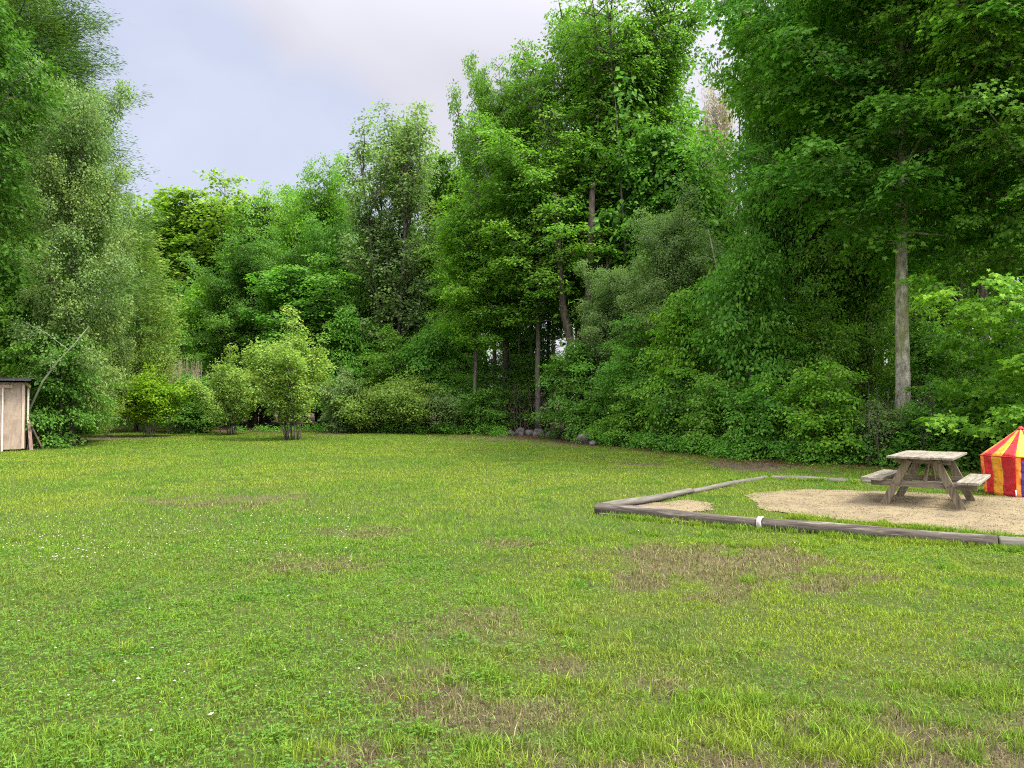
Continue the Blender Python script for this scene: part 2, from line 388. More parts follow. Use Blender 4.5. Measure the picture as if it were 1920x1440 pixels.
# ------------------------------------------------------------------ trees at the far end and both sides of the lawn
GW = 'trees along the edge of the wood'
GU = 'understory growing at the edge of the wood'
for a in [
    # left side
    ('pine', 'pine_tree', 15, 33, -330, 222, G_PINE, 'tall dark pine with level boughs reaching past the left top corner', 'tree', GW),
    ('fine', 'aspen_tree', 136, 27, 110, 102, G_GREY, 'grey green fine leaved aspen in front of the tall pine, above the shed', 'tree', GW),
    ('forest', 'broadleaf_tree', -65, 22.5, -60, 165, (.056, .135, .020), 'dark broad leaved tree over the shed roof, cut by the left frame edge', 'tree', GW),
    ('fine', 'aspen_tree', 200, 33, 345, 50, G_GREY, 'slimmer fine leaved aspen to the right of the big grey green one', 'tree', GW),
    ('soft_pine', 'young_pine', 258, 38.5, 425, 96, G_SOFT, 'young pale green feathery pine left of the small round lawn shrub', 'tree', GW),
    ('soft_pine', 'young_pine', 150, 29.5, 545, 66, G_SOFT, 'low feathery young pine just right of the leaning bare trunk', 'tree', GW),
    ('layer_a', 'understory_tree', 112, 26.3, 610, 84, G_DEEP, 'dark leafy undergrowth directly behind the shed and leaning trunk', 'undergrowth', GU),
    ('layer_b', 'understory_tree', 150, 29, 640, 66, G_DEEP, 'dark low undergrowth between the shed and the small round lawn shrub', 'undergrowth', GU),
    ('layer_a', 'understory_tree', 20, 27.5, 470, 110, G_MID, 'leafy undergrowth standing right over the shed roof', 'undergrowth', GU),
    # far end, left of centre
    ('round_b', 'broadleaf_tree', 392, 57, 346, 125, G_YEL, 'bright yellow green round crown lowest on the skyline, left of centre', 'tree', GW),
    ('pine', 'pine_tree', 300, 63, 360, 48, G_PINE, 'far small pine tip on the skyline left of the yellow green crown', 'tree', GW),
    ('full_b', 'broadleaf_tree', 265, 58, 400, 62, G_BRI, 'far light green tree low on the skyline beside the aspen', 'tree', GW),
    ('round_a', 'broadleaf_tree', 595, 50, 298, 95, G_BRI, 'rounded light green tree on the skyline left of the thin topped tree', 'tree', GW),
    ('round_b', 'broadleaf_tree', 500, 54, 360, 78, G_MID, 'mid green tree between the yellow green crown and the rounded light one', 'tree', GW),
    ('sparse', 'sparse_tree', 742, 43, 192, 100, G_GREY, 'thin topped tree with upright feathery shoots against the sky', 'tree', GW),
    ('round_a', 'broadleaf_tree', 665, 47, 400, 92, G_COOL, 'blue green tree below and left of the thin topped tree', 'tree', GW),
    ('round_a', 'broadleaf_tree', 480, 46, 435, 100, G_DEEP, 'dark green tree rising behind the tall vase shaped lawn shrub', 'tree', GW),
    ('round_b', 'broadleaf_tree', 575, 43, 490, 94, G_COOL, 'cool green tree right behind the top of the vase shaped shrub', 'tree', GW),
    ('layer_a', 'understory_tree', 385, 47, 520, 82, G_BRI, 'bright green small tree under the yellow green crown', 'tree', GU),
    ('round_b', 'broadleaf_tree', 850, 47, 265, 74, G_MID, 'narrow mid green tree between the thin topped tree and the tall maple', 'tree', GW),
    ('round_a', 'broadleaf_tree', 760, 45, 400, 92, G_DEEP, 'dark dense tree filling in under the thin topped tree', 'tree', GW),
    ('layer_b', 'understory_tree', 330, 43, 610, 74, G_DEEP, 'dark undergrowth behind the small round lawn shrub', 'undergrowth', GU),
    ('layer_a', 'understory_tree', 650, 41, 575, 72, G_COOL, 'blue green undergrowth right of the vase shaped shrub', 'undergrowth', GU),
    ('layer_b', 'understory_tree', 730, 40, 610, 80, G_MID, 'mid green undergrowth behind the low pale bushes', 'undergrowth', GU),
    ('layer_a', 'understory_tree', 820, 39, 600, 78, G_COOL, 'layered cool green small tree behind the right end of the pale bushes', 'undergrowth', GU),
    ('layer_b', 'understory_tree', 905, 37.5, 660, 70, G_DEEP, 'dark undergrowth just left of the hollow in the wood edge', 'undergrowth', GU),
    # centre
    ('upright', 'maple_tree', 1145, 37, -45, 165, G_MID, 'tallest central maple with a broad dense crown reaching the top frame edge', 'tree', GW),
    ('upright', 'maple_tree', 945, 38.5, 92, 84, G_MID, 'pointed upright maple leaning on the left of the tallest central maple', 'tree', GW),
    ('high', 'maple_tree', 1010, 35, 205, 130, G_MID, 'full maple in front, below the gap between the two tall central maples', 'tree', GW),
    ('high', 'maple_tree', 890, 36, 350, 90, G_BRI, 'bright green maple crown left of centre over the sky gap between trunks', 'tree', GW),
    ('round_b', 'maple_tree', 1245, 34.5, 225, 105, G_COOL, 'cool green maple under the right flank of the tallest central maple', 'tree', GW),
    ('fine', 'birch_tree', 1265, 29, 365, 88, G_GREY, 'grey green small leaved birch right of centre in front of the maples', 'tree', GW),
    ('fine', 'birch_tree', 1150, 31.5, 480, 76, G_GREY, 'fine leaved birch in front of the two reddish trunks', 'tree', GW),
    ('sparse', 'dying_tree', 1345, 50, 135, 36, (.34, .30, .25), 'pale brownish nearly bare tree in the narrow sky gap', 'tree', GW),
    ('round_a', 'broadleaf_tree', 1325, 40, 270, 80, G_DEEP, 'dark tree filling the foot of the narrow sky gap', 'tree', GW),
    ('layer_a', 'understory_tree', 1085, 31, 640, 84, G_DEEP, 'dark layered undergrowth at the right of the hollow, over the stones', 'undergrowth', GU),
    ('layer_b', 'understory_tree', 1180, 28, 590, 88, G_COOL, 'layered undergrowth below the birch, on the lawn edge', 'undergrowth', GU),
    ('layer_a', 'understory_tree', 1285, 25.5, 545, 95, G_BRI, 'drooping layered small tree right of the birch trunk', 'undergrowth', GU),
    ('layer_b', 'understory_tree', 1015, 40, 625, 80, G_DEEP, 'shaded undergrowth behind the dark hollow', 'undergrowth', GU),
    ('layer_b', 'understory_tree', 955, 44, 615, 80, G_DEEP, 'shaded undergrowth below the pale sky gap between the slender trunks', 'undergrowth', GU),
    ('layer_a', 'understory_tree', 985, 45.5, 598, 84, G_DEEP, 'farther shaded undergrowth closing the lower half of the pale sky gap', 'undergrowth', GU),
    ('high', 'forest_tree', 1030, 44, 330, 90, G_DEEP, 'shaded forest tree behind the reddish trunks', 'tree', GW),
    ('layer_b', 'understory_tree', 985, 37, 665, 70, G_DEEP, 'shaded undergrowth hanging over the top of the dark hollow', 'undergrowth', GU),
    # right
    ('near_maple', 'maple_tree', 1692, 19.8, -420, 345, G_COOL, 'big near maple with the one pale straight trunk behind the picnic table', 'tree', GW, BARK_GREY, 1.1),
    ('round_a', 'maple_tree', 1475, 26, -190, 115, G_COOL, 'tall maple beside the sky gap, left of the pale straight trunk', 'tree', GW),
    ('round_a', 'maple_tree', 1590, 25.5, 60, 150, G_MID, 'dense maple behind and left of the pale straight trunk', 'tree', GW),
    ('near_maple', 'maple_tree', 1960, 17.5, -420, 290, G_MID, 'leaning dark limbed maple in the top right corner', 'tree', GW, BARK, 2.3),
    ('forest', 'forest_tree', 1790, 26, -200, 150, G_DEEP, 'shaded dark trunked tree right of the pale straight trunk', 'tree', GW),
    ('forest', 'forest_tree', 1640, 24.5, -150, 130, G_DEEP, 'shaded dark trunked tree just left of the pale straight trunk', 'tree', GW),
    ('layer_a', 'understory_tree', 1405, 23.5, 440, 110, G_COOL, 'layered small maple under the tall maple beside the sky gap', 'tree', GU),
    ('layer_b', 'understory_tree', 1530, 23, 520, 105, G_MID, 'shaded small tree left of the pale straight trunk', 'tree', GU),
    ('near_sapling', 'maple_sapling', 1940, 15.8, 470, 215, G_BRI, 'near maple sapling with bright drooping sprays right of the pale trunk', 'tree', GU, BARK, .9),
    ('near_sapling', 'maple_sapling', 1815, 18.5, 690, 105, G_COOL, 'low shaded maple sapling at the foot of the pale trunk', 'tree', GU),
    ('layer_b', 'understory_tree', 1905, 20.5, 560, 130, G_DEEP, 'dark undergrowth behind the striped tent', 'undergrowth', GU),
    ('layer_a', 'understory_tree', 1740, 22.5, 600, 110, G_DEEP, 'dark undergrowth behind the pale trunk', 'undergrowth', GU),
]:
    plant(*a[:8], cat=a[8], group=a[9], bark=a[10] if len(a) > 10 else BARK, rz=a[11] if len(a) > 11 else None)

GS = 'shrubs along the lawn edge'
SP = ('stem', 'foliage')
for a in [
    ('shrub_round', 'round_shrub', 277, 33, 685, 60, (.128, .250, .016), 'small round yellow green shrub on bare stems, standing free on the lawn'),
    ('shrub_tall', 'vase_shrub', 550, 30.6, 576, 94, G_LIME, 'tall vase shaped light green shrub standing in front on the lawn'),
    ('shrub_tall', 'vase_shrub', 432, 35, 648, 64, G_LIME, 'light green shrub with reddish tips left of the tall vase shaped one'),
    ('shrub_leafy_b', 'leafy_shrub', 365, 37, 700, 60, G_DEEP, 'dark leafy shrub between the round and the vase shaped shrubs'),
    ('shrub_wide', 'low_shrub', 690, 37.5, 715, 60, G_LIME, 'low pale bush at the left end of the pale bush row'),
    ('shrub_wide', 'low_shrub', 765, 37, 695, 66, G_LIME, 'tallest pale bush in the middle of the low bush row'),
    ('shrub_wide', 'low_shrub', 850, 36.5, 732, 60, G_GREY, 'low pale bush at the right end of the pale bush row'),
    ('shrub_leafy', 'leafy_shrub', 640, 37.5, 690, 44, G_GREY, 'grey green bush between the vase shaped shrub and the pale bushes'),
    ('shrub_leafy_b', 'leafy_shrub', 915, 35.5, 722, 50, G_DEEP, 'dark leafy bush at the left side of the hollow'),
    ('shrub_leafy', 'leafy_shrub', 1120, 29, 735, 60, G_DEEP, 'dark bush right of the stones'),
    ('shrub_leafy_b', 'leafy_shrub', 1195, 26.5, 722, 66, G_MID, 'leafy bush on the lawn edge under the birch'),
    ('shrub_leafy', 'leafy_shrub', 1275, 24.6, 710, 70, G_DEEP, 'dark bush left of the bare patch at the wood edge'),
    ('shrub_leafy_b', 'leafy_shrub', 1350, 22.8, 700, 74, G_MID, 'bush overhanging the bare patch at the wood edge'),
    ('shrub_leafy', 'leafy_shrub', 1440, 21.2, 700, 78, G_COOL, 'dark green bush over the right of the bare patch'),
    ('shrub_leafy_b', 'leafy_shrub', 1555, 19.6, 680, 92, G_BRI, 'big bright green bush left of the picnic table'),
    ('shrub_leafy', 'leafy_shrub', 1650, 19.0, 752, 62, G_GREY, 'brownish green twiggy bush at the foot of the pale trunk'),
    ('shrub_leafy_b', 'leafy_shrub', 1745, 18.2, 752, 80, G_COOL, 'green bush directly behind the picnic table top'),
    ('shrub_leafy', 'leafy_shrub', 1850, 17.6, 730, 92, G_DEEP, 'dark green bush behind the tent roof'),
    ('shrub_leafy_b', 'leafy_shrub', 1965, 17.0, 720, 92, G_COOL, 'green bush cut by the right frame edge'),
]:
    plant(*a, cat='shrub', group=GS, parts=SP)

# the wood behind, which reads as one dark mass
def edge_depth(r):
    """depth of the lawn's far edge as a function of x/y"""
    pts = [(-200, 25), (60, 27), (140, 34), (210, 40.5), (330, 39.5), (450, 37.5), (640, 38.5), (800, 37), (950, 34), (1100, 27.5), (1200, 24.6), (1350, 21), (1500, 19.4), (1650, 18.2), (1850, 17.7), (2300, 17)]
    return np.interp(r, [(p[0] - 960) / FPX for p in pts], [p[1] for p in pts])
def sky_row(px):
    return np.interp(px, [-400, 150, 250, 300, 400, 500, 590, 660, 745, 830, 900, 960, 1000, 1290, 1320, 1380, 1400, 2400],
                         [-500, 200, 400, 395, 395, 400, 370, 420, 330, 330, 240, 160, 40, 40, 300, 300, -100, -600])
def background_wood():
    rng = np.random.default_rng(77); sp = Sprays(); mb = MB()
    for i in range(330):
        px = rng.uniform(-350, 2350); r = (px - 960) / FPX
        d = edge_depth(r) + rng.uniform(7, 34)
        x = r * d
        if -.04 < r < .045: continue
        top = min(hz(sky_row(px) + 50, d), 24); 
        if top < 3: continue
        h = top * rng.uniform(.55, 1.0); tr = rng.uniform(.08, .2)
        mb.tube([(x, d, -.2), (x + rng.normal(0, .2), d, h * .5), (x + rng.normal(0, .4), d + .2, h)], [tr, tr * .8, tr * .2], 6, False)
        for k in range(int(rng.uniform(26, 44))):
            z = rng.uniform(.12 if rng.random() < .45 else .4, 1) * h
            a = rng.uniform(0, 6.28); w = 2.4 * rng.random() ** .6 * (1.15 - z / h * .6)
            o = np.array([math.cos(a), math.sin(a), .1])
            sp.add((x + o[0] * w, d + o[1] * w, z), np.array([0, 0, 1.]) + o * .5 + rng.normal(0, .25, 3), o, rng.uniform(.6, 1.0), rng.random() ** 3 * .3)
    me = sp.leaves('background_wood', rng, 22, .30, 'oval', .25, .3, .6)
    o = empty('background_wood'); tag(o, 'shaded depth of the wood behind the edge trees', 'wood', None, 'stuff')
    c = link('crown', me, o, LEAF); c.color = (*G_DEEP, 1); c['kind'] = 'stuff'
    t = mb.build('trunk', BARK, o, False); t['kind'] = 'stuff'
background_wood()

# visible trunks and leaning stems
def bare_trunk(name, pts, rad, mat, label, cat='tree', twigs=0, seed=0, leafy=None):
    o = empty(name, pts[0]); p0 = Vector(pts[0]); rng = random.Random(seed)
    mb = MB(); mb.tube([Vector(p) - p0 for p in pts], rad, 10)
    if twigs:
        tb = mb; sp = Sprays(); r2 = np.random.default_rng(seed)
        for k in range(twigs):
            s = rng.uniform(.35, .98) * (len(pts) - 1); i = min(int(s), len(pts) - 2); p = Vector(pts[i]).lerp(Vector(pts[i + 1]), s - i) - p0
            q = p + Vector((rng.uniform(-1, 1), rng.uniform(-.7, .7), rng.uniform(-.2, .9))) * 1.2
            tb.tube([p, (p + q) / 2 + Vector((0, 0, .1)), q], [.02, .013, .004], 4, False)
            for w in (.5, .8, 1.): sp.add(np.array(p.lerp(q, w)), np.array([0, 0, 1.]) + r2.normal(0, .3, 3), np.array((q - p).normalized()), .3)
        if leafy: c = link('crown', sp.leaves('crown', r2, 40, .09, 'oval', .35, .3), o, LEAF); c.color = (*leafy, 1)
    mb.build('trunk', mat, o, False); tag(o, label, cat)
    return o
def P(px, py, d): return (at(px, d), d, hz(py, d))
d = 24.9
bare_trunk('leaning_tree', [P(44, 842, d + 1.2), P(57, 765, d), P(80, 715, d), P(108, 678, d), P(136, 648, d), P(165, 612, d + .3)], [.04, .037, .034, .028, .018, .006], BARK_PALE, 'thin pale bare trunk leaning out to the right from behind the shed', twigs=4, seed=3, leafy=G_GREY)
d = 26.5
bare_trunk('leaning_tree', [P(1475, 715, d), P(1415, 655, d), P(1385, 600, d), P(1362, 560, d), P(1345, 500, d), P(1330, 430, d)], [.045, .042, .038, .034, .026, .014], BARK_PALE, 'thin pale stem leaning left among the leaves right of the birch', twigs=6, seed=4, leafy=G_GREY)
d = 17.2
bare_trunk('leaning_tree', [P(2010, 420, d), P(1950, 260, d), P(1900, 135, d), P(1866, 60, d), P(1838, -30, d), P(1800, -120, d)], [.15, .14, .125, .12, .11, .09], BARK, 'dark leaning limb crossing the top right corner', seed=9)
d = 33.5
bare_trunk('reddish_tree', [P(1066, 830, d), P(1064, 700, d), P(1070, 640, d), P(1056, 580, d), P(1050, 500, d), P(1040, 360, d)], [.2, .19, .18, .17, .15, .1], BARK_RED, 'left reddish brown trunk in the middle of the wood edge', twigs=4, seed=5, leafy=G_MID)
bare_trunk('reddish_tree', [P(1092, 835, d), P(1094, 720, d), P(1098, 660, d), P(1102, 600, d), P(1106, 520, d), P(1112, 340, d)], [.26, .25, .25, .2, .18, .12], BARK_RED, 'thicker right reddish brown trunk forking in the middle of the wood edge', twigs=5, seed=6, leafy=G_MID)
bare_trunk('reddish_tree', [P(1128, 830, d), P(1134, 700, d), P(1138, 600, d), P(1140, 480, d)], [.14, .13, .11, .07], BARK_RED, 'thin brown trunk right of the two reddish ones', twigs=4, seed=7, leafy=G_MID)
for k, (px, w, dd, tp) in enumerate([(926, .11, 39, 470), (948, .16, 41, 450), (972, .1, 42, 460), (996, .13, 43, 450)]):
    o = bare_trunk('slender_tree', [P(px, 800, dd), P(px + 2, 680, dd), P(px - 2 + k % 3 * 3, 560, dd), P(px + 3, tp, dd)], [w, w * .9, w * .8, w * .5], BARK, 'slender dark trunk standing before the pale sky gap left of the reddish trunks', seed=20 + k, twigs=3, leafy=G_MID)
    o['group'] = 'slender trunks before the sky gap'
# ------------------------------------------------------------------ ground, lawn
def gz(x, y):
    h = (fbm(x * .55, y * .55, 3, 3) - .5) * .07
    pad = sstep(3.2, 1.0, np.hypot((x - 6.6) / 1.3, y - 11.8))
    return h * (1 - .8 * pad) * sstep(60, 40, np.hypot(x, y))
def poly_w(pts): return np.array([gd(*p) for p in pts])
def in_poly(x, y, poly):
    ins = np.zeros(np.shape(x), bool); n = len(poly)
    for i in range(n):
        x1, y1 = poly[i]; x2, y2 = poly[(i + 1) % n]
        if y1 == y2: continue
        c = ((y1 > y) != (y2 > y)) & (x < (x2 - x1) * (y - y1) / (y2 - y1) + x1)
        ins ^= c
    return ins
GRAVEL = poly_w([(1404, 938), (1425, 926), (1470, 919), (1560, 917), (1640, 921), (1760, 926), (1850, 929), (1960, 931), (2120, 930), (2180, 1012), (1920, 1001), (1800, 993), (1700, 984), (1600, 974), (1500, 964), (1440, 955)])
SAND = poly_w([(1185, 946), (1225, 940), (1295, 938), (1350, 944), (1345, 956), (1270, 959), (1195, 953)])
def gravel_mask(x, y):
    wx = x + (fbm(x * 1.6, y * 1.6, 21) - .5) * .5; wy = y + (fbm(x * 1.6, y * 1.6, 29) - .5) * .5
    return in_poly(wx, wy, GRAVEL) | in_poly(wx, wy, SAND)
# bare / dry patches: pixel centre, half sizes in pixels, strength
BARE = [(1330, 1062, 195, 46, 1.0), (1450, 1050, 90, 34, 1.0), (1250, 1045, 120, 26, .7), (1262, 949, 78, 9, 1.5), (1180, 947, 40, 6, .8), (1420, 873, 105, 9, 1.3), (1200, 870, 50, 4, .9), (430, 938, 135, 14, .55), (600, 1058, 95, 22, .5),
        (760, 1285, 90, 30, .75), (900, 1335, 130, 30, .85), (1240, 1290, 70, 22, .7), (1640, 1375, 80, 28, .7), (1840, 1385, 150, 50, 1.15), (650, 1420, 140, 38, 1.15), (1380, 1425, 140, 32, 1.1), (1560, 1430, 170, 36, 1.1), (1700, 1340, 60, 14, .9), (1500, 1360, 70, 16, .85), (830, 1300, 60, 14, 1.0),
        (1635, 1085, 40, 6, .9), (1660, 1000, 100, 7, .6), (960, 1020, 60, 12, .5), (860, 1180, 130, 40, .45), (690, 1000, 70, 12, .4), (1050, 1250, 60, 15, .6), (1540, 990, 90, 10, .6), (1000, 1430, 80, 20, .6), (1150, 1440, 90, 15, .7), (960, 822, 130, 5, .8), (1090, 832, 80, 5, 1.0), (140, 822, 120, 6, 1.4), (620, 815, 40, 4, .8)]
_B = []
for (px, py, hw_, hh, s) in BARE:
    x0, d0 = gd(px, py); rx = hw_ / FPX * d0; ry = (gd(px, py - hh)[1] - gd(px, py + hh)[1]) / 2; _B.append((x0, d0, rx, max(ry, .12), s))
def bare_mask(x, y):
    n = (fbm(x * 2.6, y * 2.6, 7, 5) - .5) * 2.1
    m = np.zeros(np.shape(x))
    for x0, d0, rx, ry, s in _B:
        e = np.sqrt(((x - x0) / rx) ** 2 + ((y - d0) / ry) ** 2)
        m = np.maximum(m, s * (1 - sstep(.4, 1.35, e + n)))
    return np.clip(m, 0, 1)
def clover_mask(x, y):
    n = fbm(x * 1.3, y * 1.3, 13, 4)
    r = x / y
    m = sstep(.10, -.16, r + (n - .5) * .7) * sstep(10.5, 6.5, y + (n - .5) * 5)
    m = np.maximum(m, sstep(.5, .75, fbm(x * .9, y * .9, 17)) * .35 * sstep(12, 8, y))
    m = np.maximum(m, .9 * (1 - sstep(.5, 1.2, np.hypot((x - 3.9) / 1.5, (y - 8.0) / .7) + (n - .5) * 1.4)))
    return np.clip(m * sstep(.32, .5, n + .1), 0, 1) * (1 - bare_mask(x, y) * .8)
def wood_mask(x, y):
    e = edge_depth(x / np.maximum(y, .5)) + (fbm(x * .7, y * .7, 31) - .5) * 2.0
    return sstep(-.4, .9, y - e) * (y > 5)

def ground_colour(x, y):
    n1 = fbm(x * 1.1, y * 1.1, 41, 4)[..., None]; n2 = fbm(x * 6, y * 6, 43, 3)[..., None]
    c = np.array([.036, .052, .012]) * (1 - n1) + np.array([.064, .078, .018]) * n1
    b = bare_mask(x, y)[..., None]
    soil = np.array([.085, .068, .040]) * (.6 + .7 * n2)
    c = c * (1 - b) + soil * b
    wd = wood_mask(x, y)[..., None]
    lit = np.array([.062, .040, .024]) * (.5 + n2)
    return c * (1 - wd) + lit * wd

def axis(parts):
    a = np.concatenate([np.arange(s, e, st) for s, e, st in parts]); return a
xs = axis([(-420, -60, 40), (-60, -30, 3), (-30, -8, .3), (-8, 8, .1), (8, 22, .25), (22, 60, 3), (60, 421, 40)])
ys = axis([(-420, -20, 40), (-20, 2, 2), (2, 12, .08), (12, 45, .22), (45, 80, 3), (80, 421, 40)])
X, Y = np.meshgrid(xs, ys); nx, ny = len(xs), len(ys)
V = np.stack([X, Y, gz(X, Y)], -1).reshape(-1, 3)
i0 = (np.arange(ny - 1)[:, None] * nx + np.arange(nx - 1)[None, :]).ravel()
idx = np.stack([i0, i0 + 1, i0 + nx + 1, i0 + nx], 1).ravel()
gc = np.concatenate([ground_colour(X, Y).reshape(-1, 3), np.ones((nx * ny, 1))], 1)
gme = np_mesh('ground', V, idx, np.full(len(i0), 4), False, {'col': ('FLOAT_COLOR', gc)})
def ground_material():
    m, nt, ns, ls = new_mat('soil_and_thatch')
    a = nd(ns, 'ShaderNodeAttribute', attribute_name='col'); tc = ns.new('ShaderNodeTexCoord')
    n = nd(ns, 'ShaderNodeTexNoise', inp={'Scale': 38.0, 'Detail': 7, 'Roughness': .7}); ls.new(tc.outputs['Object'], n.inputs['Vector'])
    n2 = nd(ns, 'ShaderNodeTexNoise', inp={'Scale': 5.0, 'Detail': 5, 'Roughness': .6}); ls.new(tc.outputs['Object'], n2.inputs['Vector'])
    k = mathn(ns, ls, 'MULTIPLY_ADD', n.outputs['Fac'], 1.5, .25); k2 = mathn(ns, ls, 'MULTIPLY_ADD', n2.outputs['Fac'], .8, .6)
    hsv = nd(ns, 'ShaderNodeHueSaturation'); ls.new(a.outputs['Color'], hsv.inputs['Color']); ls.new(mathn(ns, ls, 'MULTIPLY', k, k2), hsv.inputs['Value'])
    p = nd(ns, 'ShaderNodeBsdfPrincipled', inp={'Roughness': .95, 'Specular IOR Level': .1}); ls.new(hsv.outputs[0], p.inputs['Base Color'])
    b = nd(ns, 'ShaderNodeBump', inp={'Strength': .9, 'Distance': .02}); ls.new(n.outputs['Fac'], b.inputs['Height']); ls.new(b.outputs[0], p.inputs['Normal'])
    o = ns.new('ShaderNodeOutputMaterial'); ls.new(p.outputs[0], o.inputs['Surface'])
    return m
tag(link('ground', gme, None, ground_material()), kind='structure')

# gravel pad under the table: its own sheet, with loose stones on top
st = .05
gx = np.arange(SAND[:, 0].min() - .4, GRAVEL[:, 0].max() + .4, st); gy = np.arange(GRAVEL[:, 1].min() - .4, GRAVEL[:, 1].max() + .4, st)
X, Y = np.meshgrid(gx, gy); nx, ny = len(gx), len(gy)
cxm = (X[:-1, :-1] + st / 2); cym = (Y[:-1, :-1] + st / 2)
keep = gravel_mask(cxm, cym).ravel()
i0 = (np.arange(ny - 1)[:, None] * nx + np.arange(nx - 1)[None, :]).ravel()[keep]
V = np.stack([X, Y, gz(X, Y) + .006 + .012 * vnoise(X * 9, Y * 9, 2)], -1).reshape(-1, 3)
idx = np.stack([i0, i0 + 1, i0 + nx + 1, i0 + nx], 1).ravel()
u, inv = np.unique(idx, return_inverse=True)
gm = np_mesh('gravel_pad', V[u], inv, np.full(len(i0), 4), False)
GRAVEL_MAT = noise_mat('pale_gravel', (.125, .10, .055), (.245, .20, .112), (55, 55, 55), detail=4, rough=.9, bump=.7, c3=(.135, .105, .065), c3lim=(.46, .66), c3scale=(1.6, 1.6, 1.6), ramp=(.28, .7), coord='Object', spec=.15)
tag(link('gravel_pad', gm, None, GRAVEL_MAT), kind='structure')
rng = np.random.default_rng(5)
def stones(n, pick, scale=1.0):
    pts = pick(n); n = len(pts)
    oct_ = np.array([(1, 0, 0), (0, 1, 0), (-1, 0, 0), (0, -1, 0), (0, 0, .7), (0, 0, -.7)]); fo = np.array([(0, 1, 4), (1, 2, 4), (2, 3, 4), (3, 0, 4), (1, 0, 5), (2, 1, 5), (3, 2, 5), (0, 3, 5)])
    s = (np.minimum(rng.gamma(3, .004, n), .022) + .005) * scale
    v = oct_[None] * s[:, None, None] * rng.uniform(.6, 1.3, (n, 6, 1)); a = rng.uniform(0, 6.28, n); ca, sa = np.cos(a)[:, None], np.sin(a)[:, None]
    V = np.stack([v[..., 0] * ca - v[..., 1] * sa, v[..., 0] * sa + v[..., 1] * ca, v[..., 2]], -1) + pts[:, None, :]
    idx = (np.arange(n)[:, None] * 6 + fo.ravel()[None]).ravel()
    return V.reshape(-1, 3), idx, np.full(n * 8, 3), n
def pick_gravel(n):
    x = rng.uniform(SAND[:, 0].min(), GRAVEL[:, 0].max(), n); y = rng.uniform(GRAVEL[:, 1].min(), GRAVEL[:, 1].max(), n)
    k = gravel_mask(x, y); x, y = x[k], y[k]; return np.stack([x, y, gz(x, y) + .014], 1)
V, idx, fl, n = stones(34000, pick_gravel, .42)
shade = rng.uniform(.6, 1.2, (n, 1)) * np.array([[.20, .163, .092]]); shade[rng.random(n) < .15] *= [1.05, .85, .8]
so_ = link('gravel_stones', np_mesh('gravel_stones', V, idx, fl, True, {'col': ('FLOAT_COLOR', np.repeat(np.concatenate([shade, np.ones((n, 1))], 1), 6, 0))}), None, None)
def attr_mat(name, rough=.8, spec=.2):
    m, nt, ns, ls = new_mat(name); a = nd(ns, 'ShaderNodeAttribute', attribute_name='col')
    p = nd(ns, 'ShaderNodeBsdfPrincipled', inp={'Roughness': rough, 'Specular IOR Level': spec}); ls.new(a.outputs['Color'], p.inputs['Base Color'])
    o = ns.new('ShaderNodeOutputMaterial'); ls.new(p.outputs[0], o.inputs['Surface']); return m
STONEY = attr_mat('loose_stone'); so_.data.materials.append(STONEY)
tag(so_, 'loose pale gravel stones scattered over the gravel pad', 'gravel', kind='stuff')

# grass blades
def sample_lawn(n0, ymin, ymax, power, rng):
    """points on the seen part of the lawn, density falling with distance"""
    yy = np.linspace(ymin, ymax, 400); wgt = yy ** (1 - power); cdf = np.cumsum(wgt); tot = n0 * 1.42 * np.trapz(wgt, yy); cdf /= cdf[-1]
    y = np.interp(rng.random(int(tot)), cdf, yy); x = rng.uniform(-1, 1, len(y)) * (.70 * y + .9)
    return x, y
def blades(name, x, y, length, width, lean, col, seg2, rng, label):
    n = len(x); a = rng.uniform(0, 6.2832, n); l = lean * rng.uniform(.2, 1.3, n)
    dx, dy = np.cos(a), np.sin(a); px_, py_ = -dy, dx
    # blades turn mostly broadside at random
    t = rng.uniform(0, 6.2832, n); wx, wy = np.cos(t) * width / 2, np.sin(t) * width / 2
    z0 = gz(x, y) - .004
    tip = np.stack([x + dx * length * l, y + dy * length * l, z0 + length * np.sqrt(np.maximum(.03, 1 - (l * .85) ** 2))], 1)
    b1 = np.stack([x - wx, y - wy, z0], 1); b2 = np.stack([x + wx, y + wy, z0], 1)
    if seg2:
        mx, my, mz = x + dx * length * l * .32, y + dy * length * l * .32, z0 + (tip[:, 2] - z0) * .62
        m1 = np.stack([mx - wx * .85, my - wy * .85, mz], 1); m2 = np.stack([mx + wx * .85, my + wy * .85, mz], 1)
        V = np.stack([b1, b2, m2, m1, tip], 1).reshape(-1, 3); k = 5
        f = np.array([0, 1, 2, 3, 3, 2, 4]); fl = np.tile([4, 3], n)
    else:
        V = np.stack([b1, b2, tip], 1).reshape(-1, 3); k = 3; f = np.array([0, 1, 2]); fl = np.full(n, 3)
    idx = (np.arange(n)[:, None] * k + f[None]).ravel()
    c4 = np.repeat(np.concatenate([col, np.ones((n, 1))], 1), k, 0)
    o = link(name, np_mesh(name, V, idx, fl, True, {'col': ('FLOAT_COLOR', c4)}), None, BLADE)
    return tag(o, label, 'grass', kind='stuff')
YG = np.array([.180, .252, .028]); GG = np.array([.136, .226, .025]); BG = np.array([.080, .190, .018]); DRY = np.array([.200, .178, .085]); OLD = np.array([.150, .190, .040])
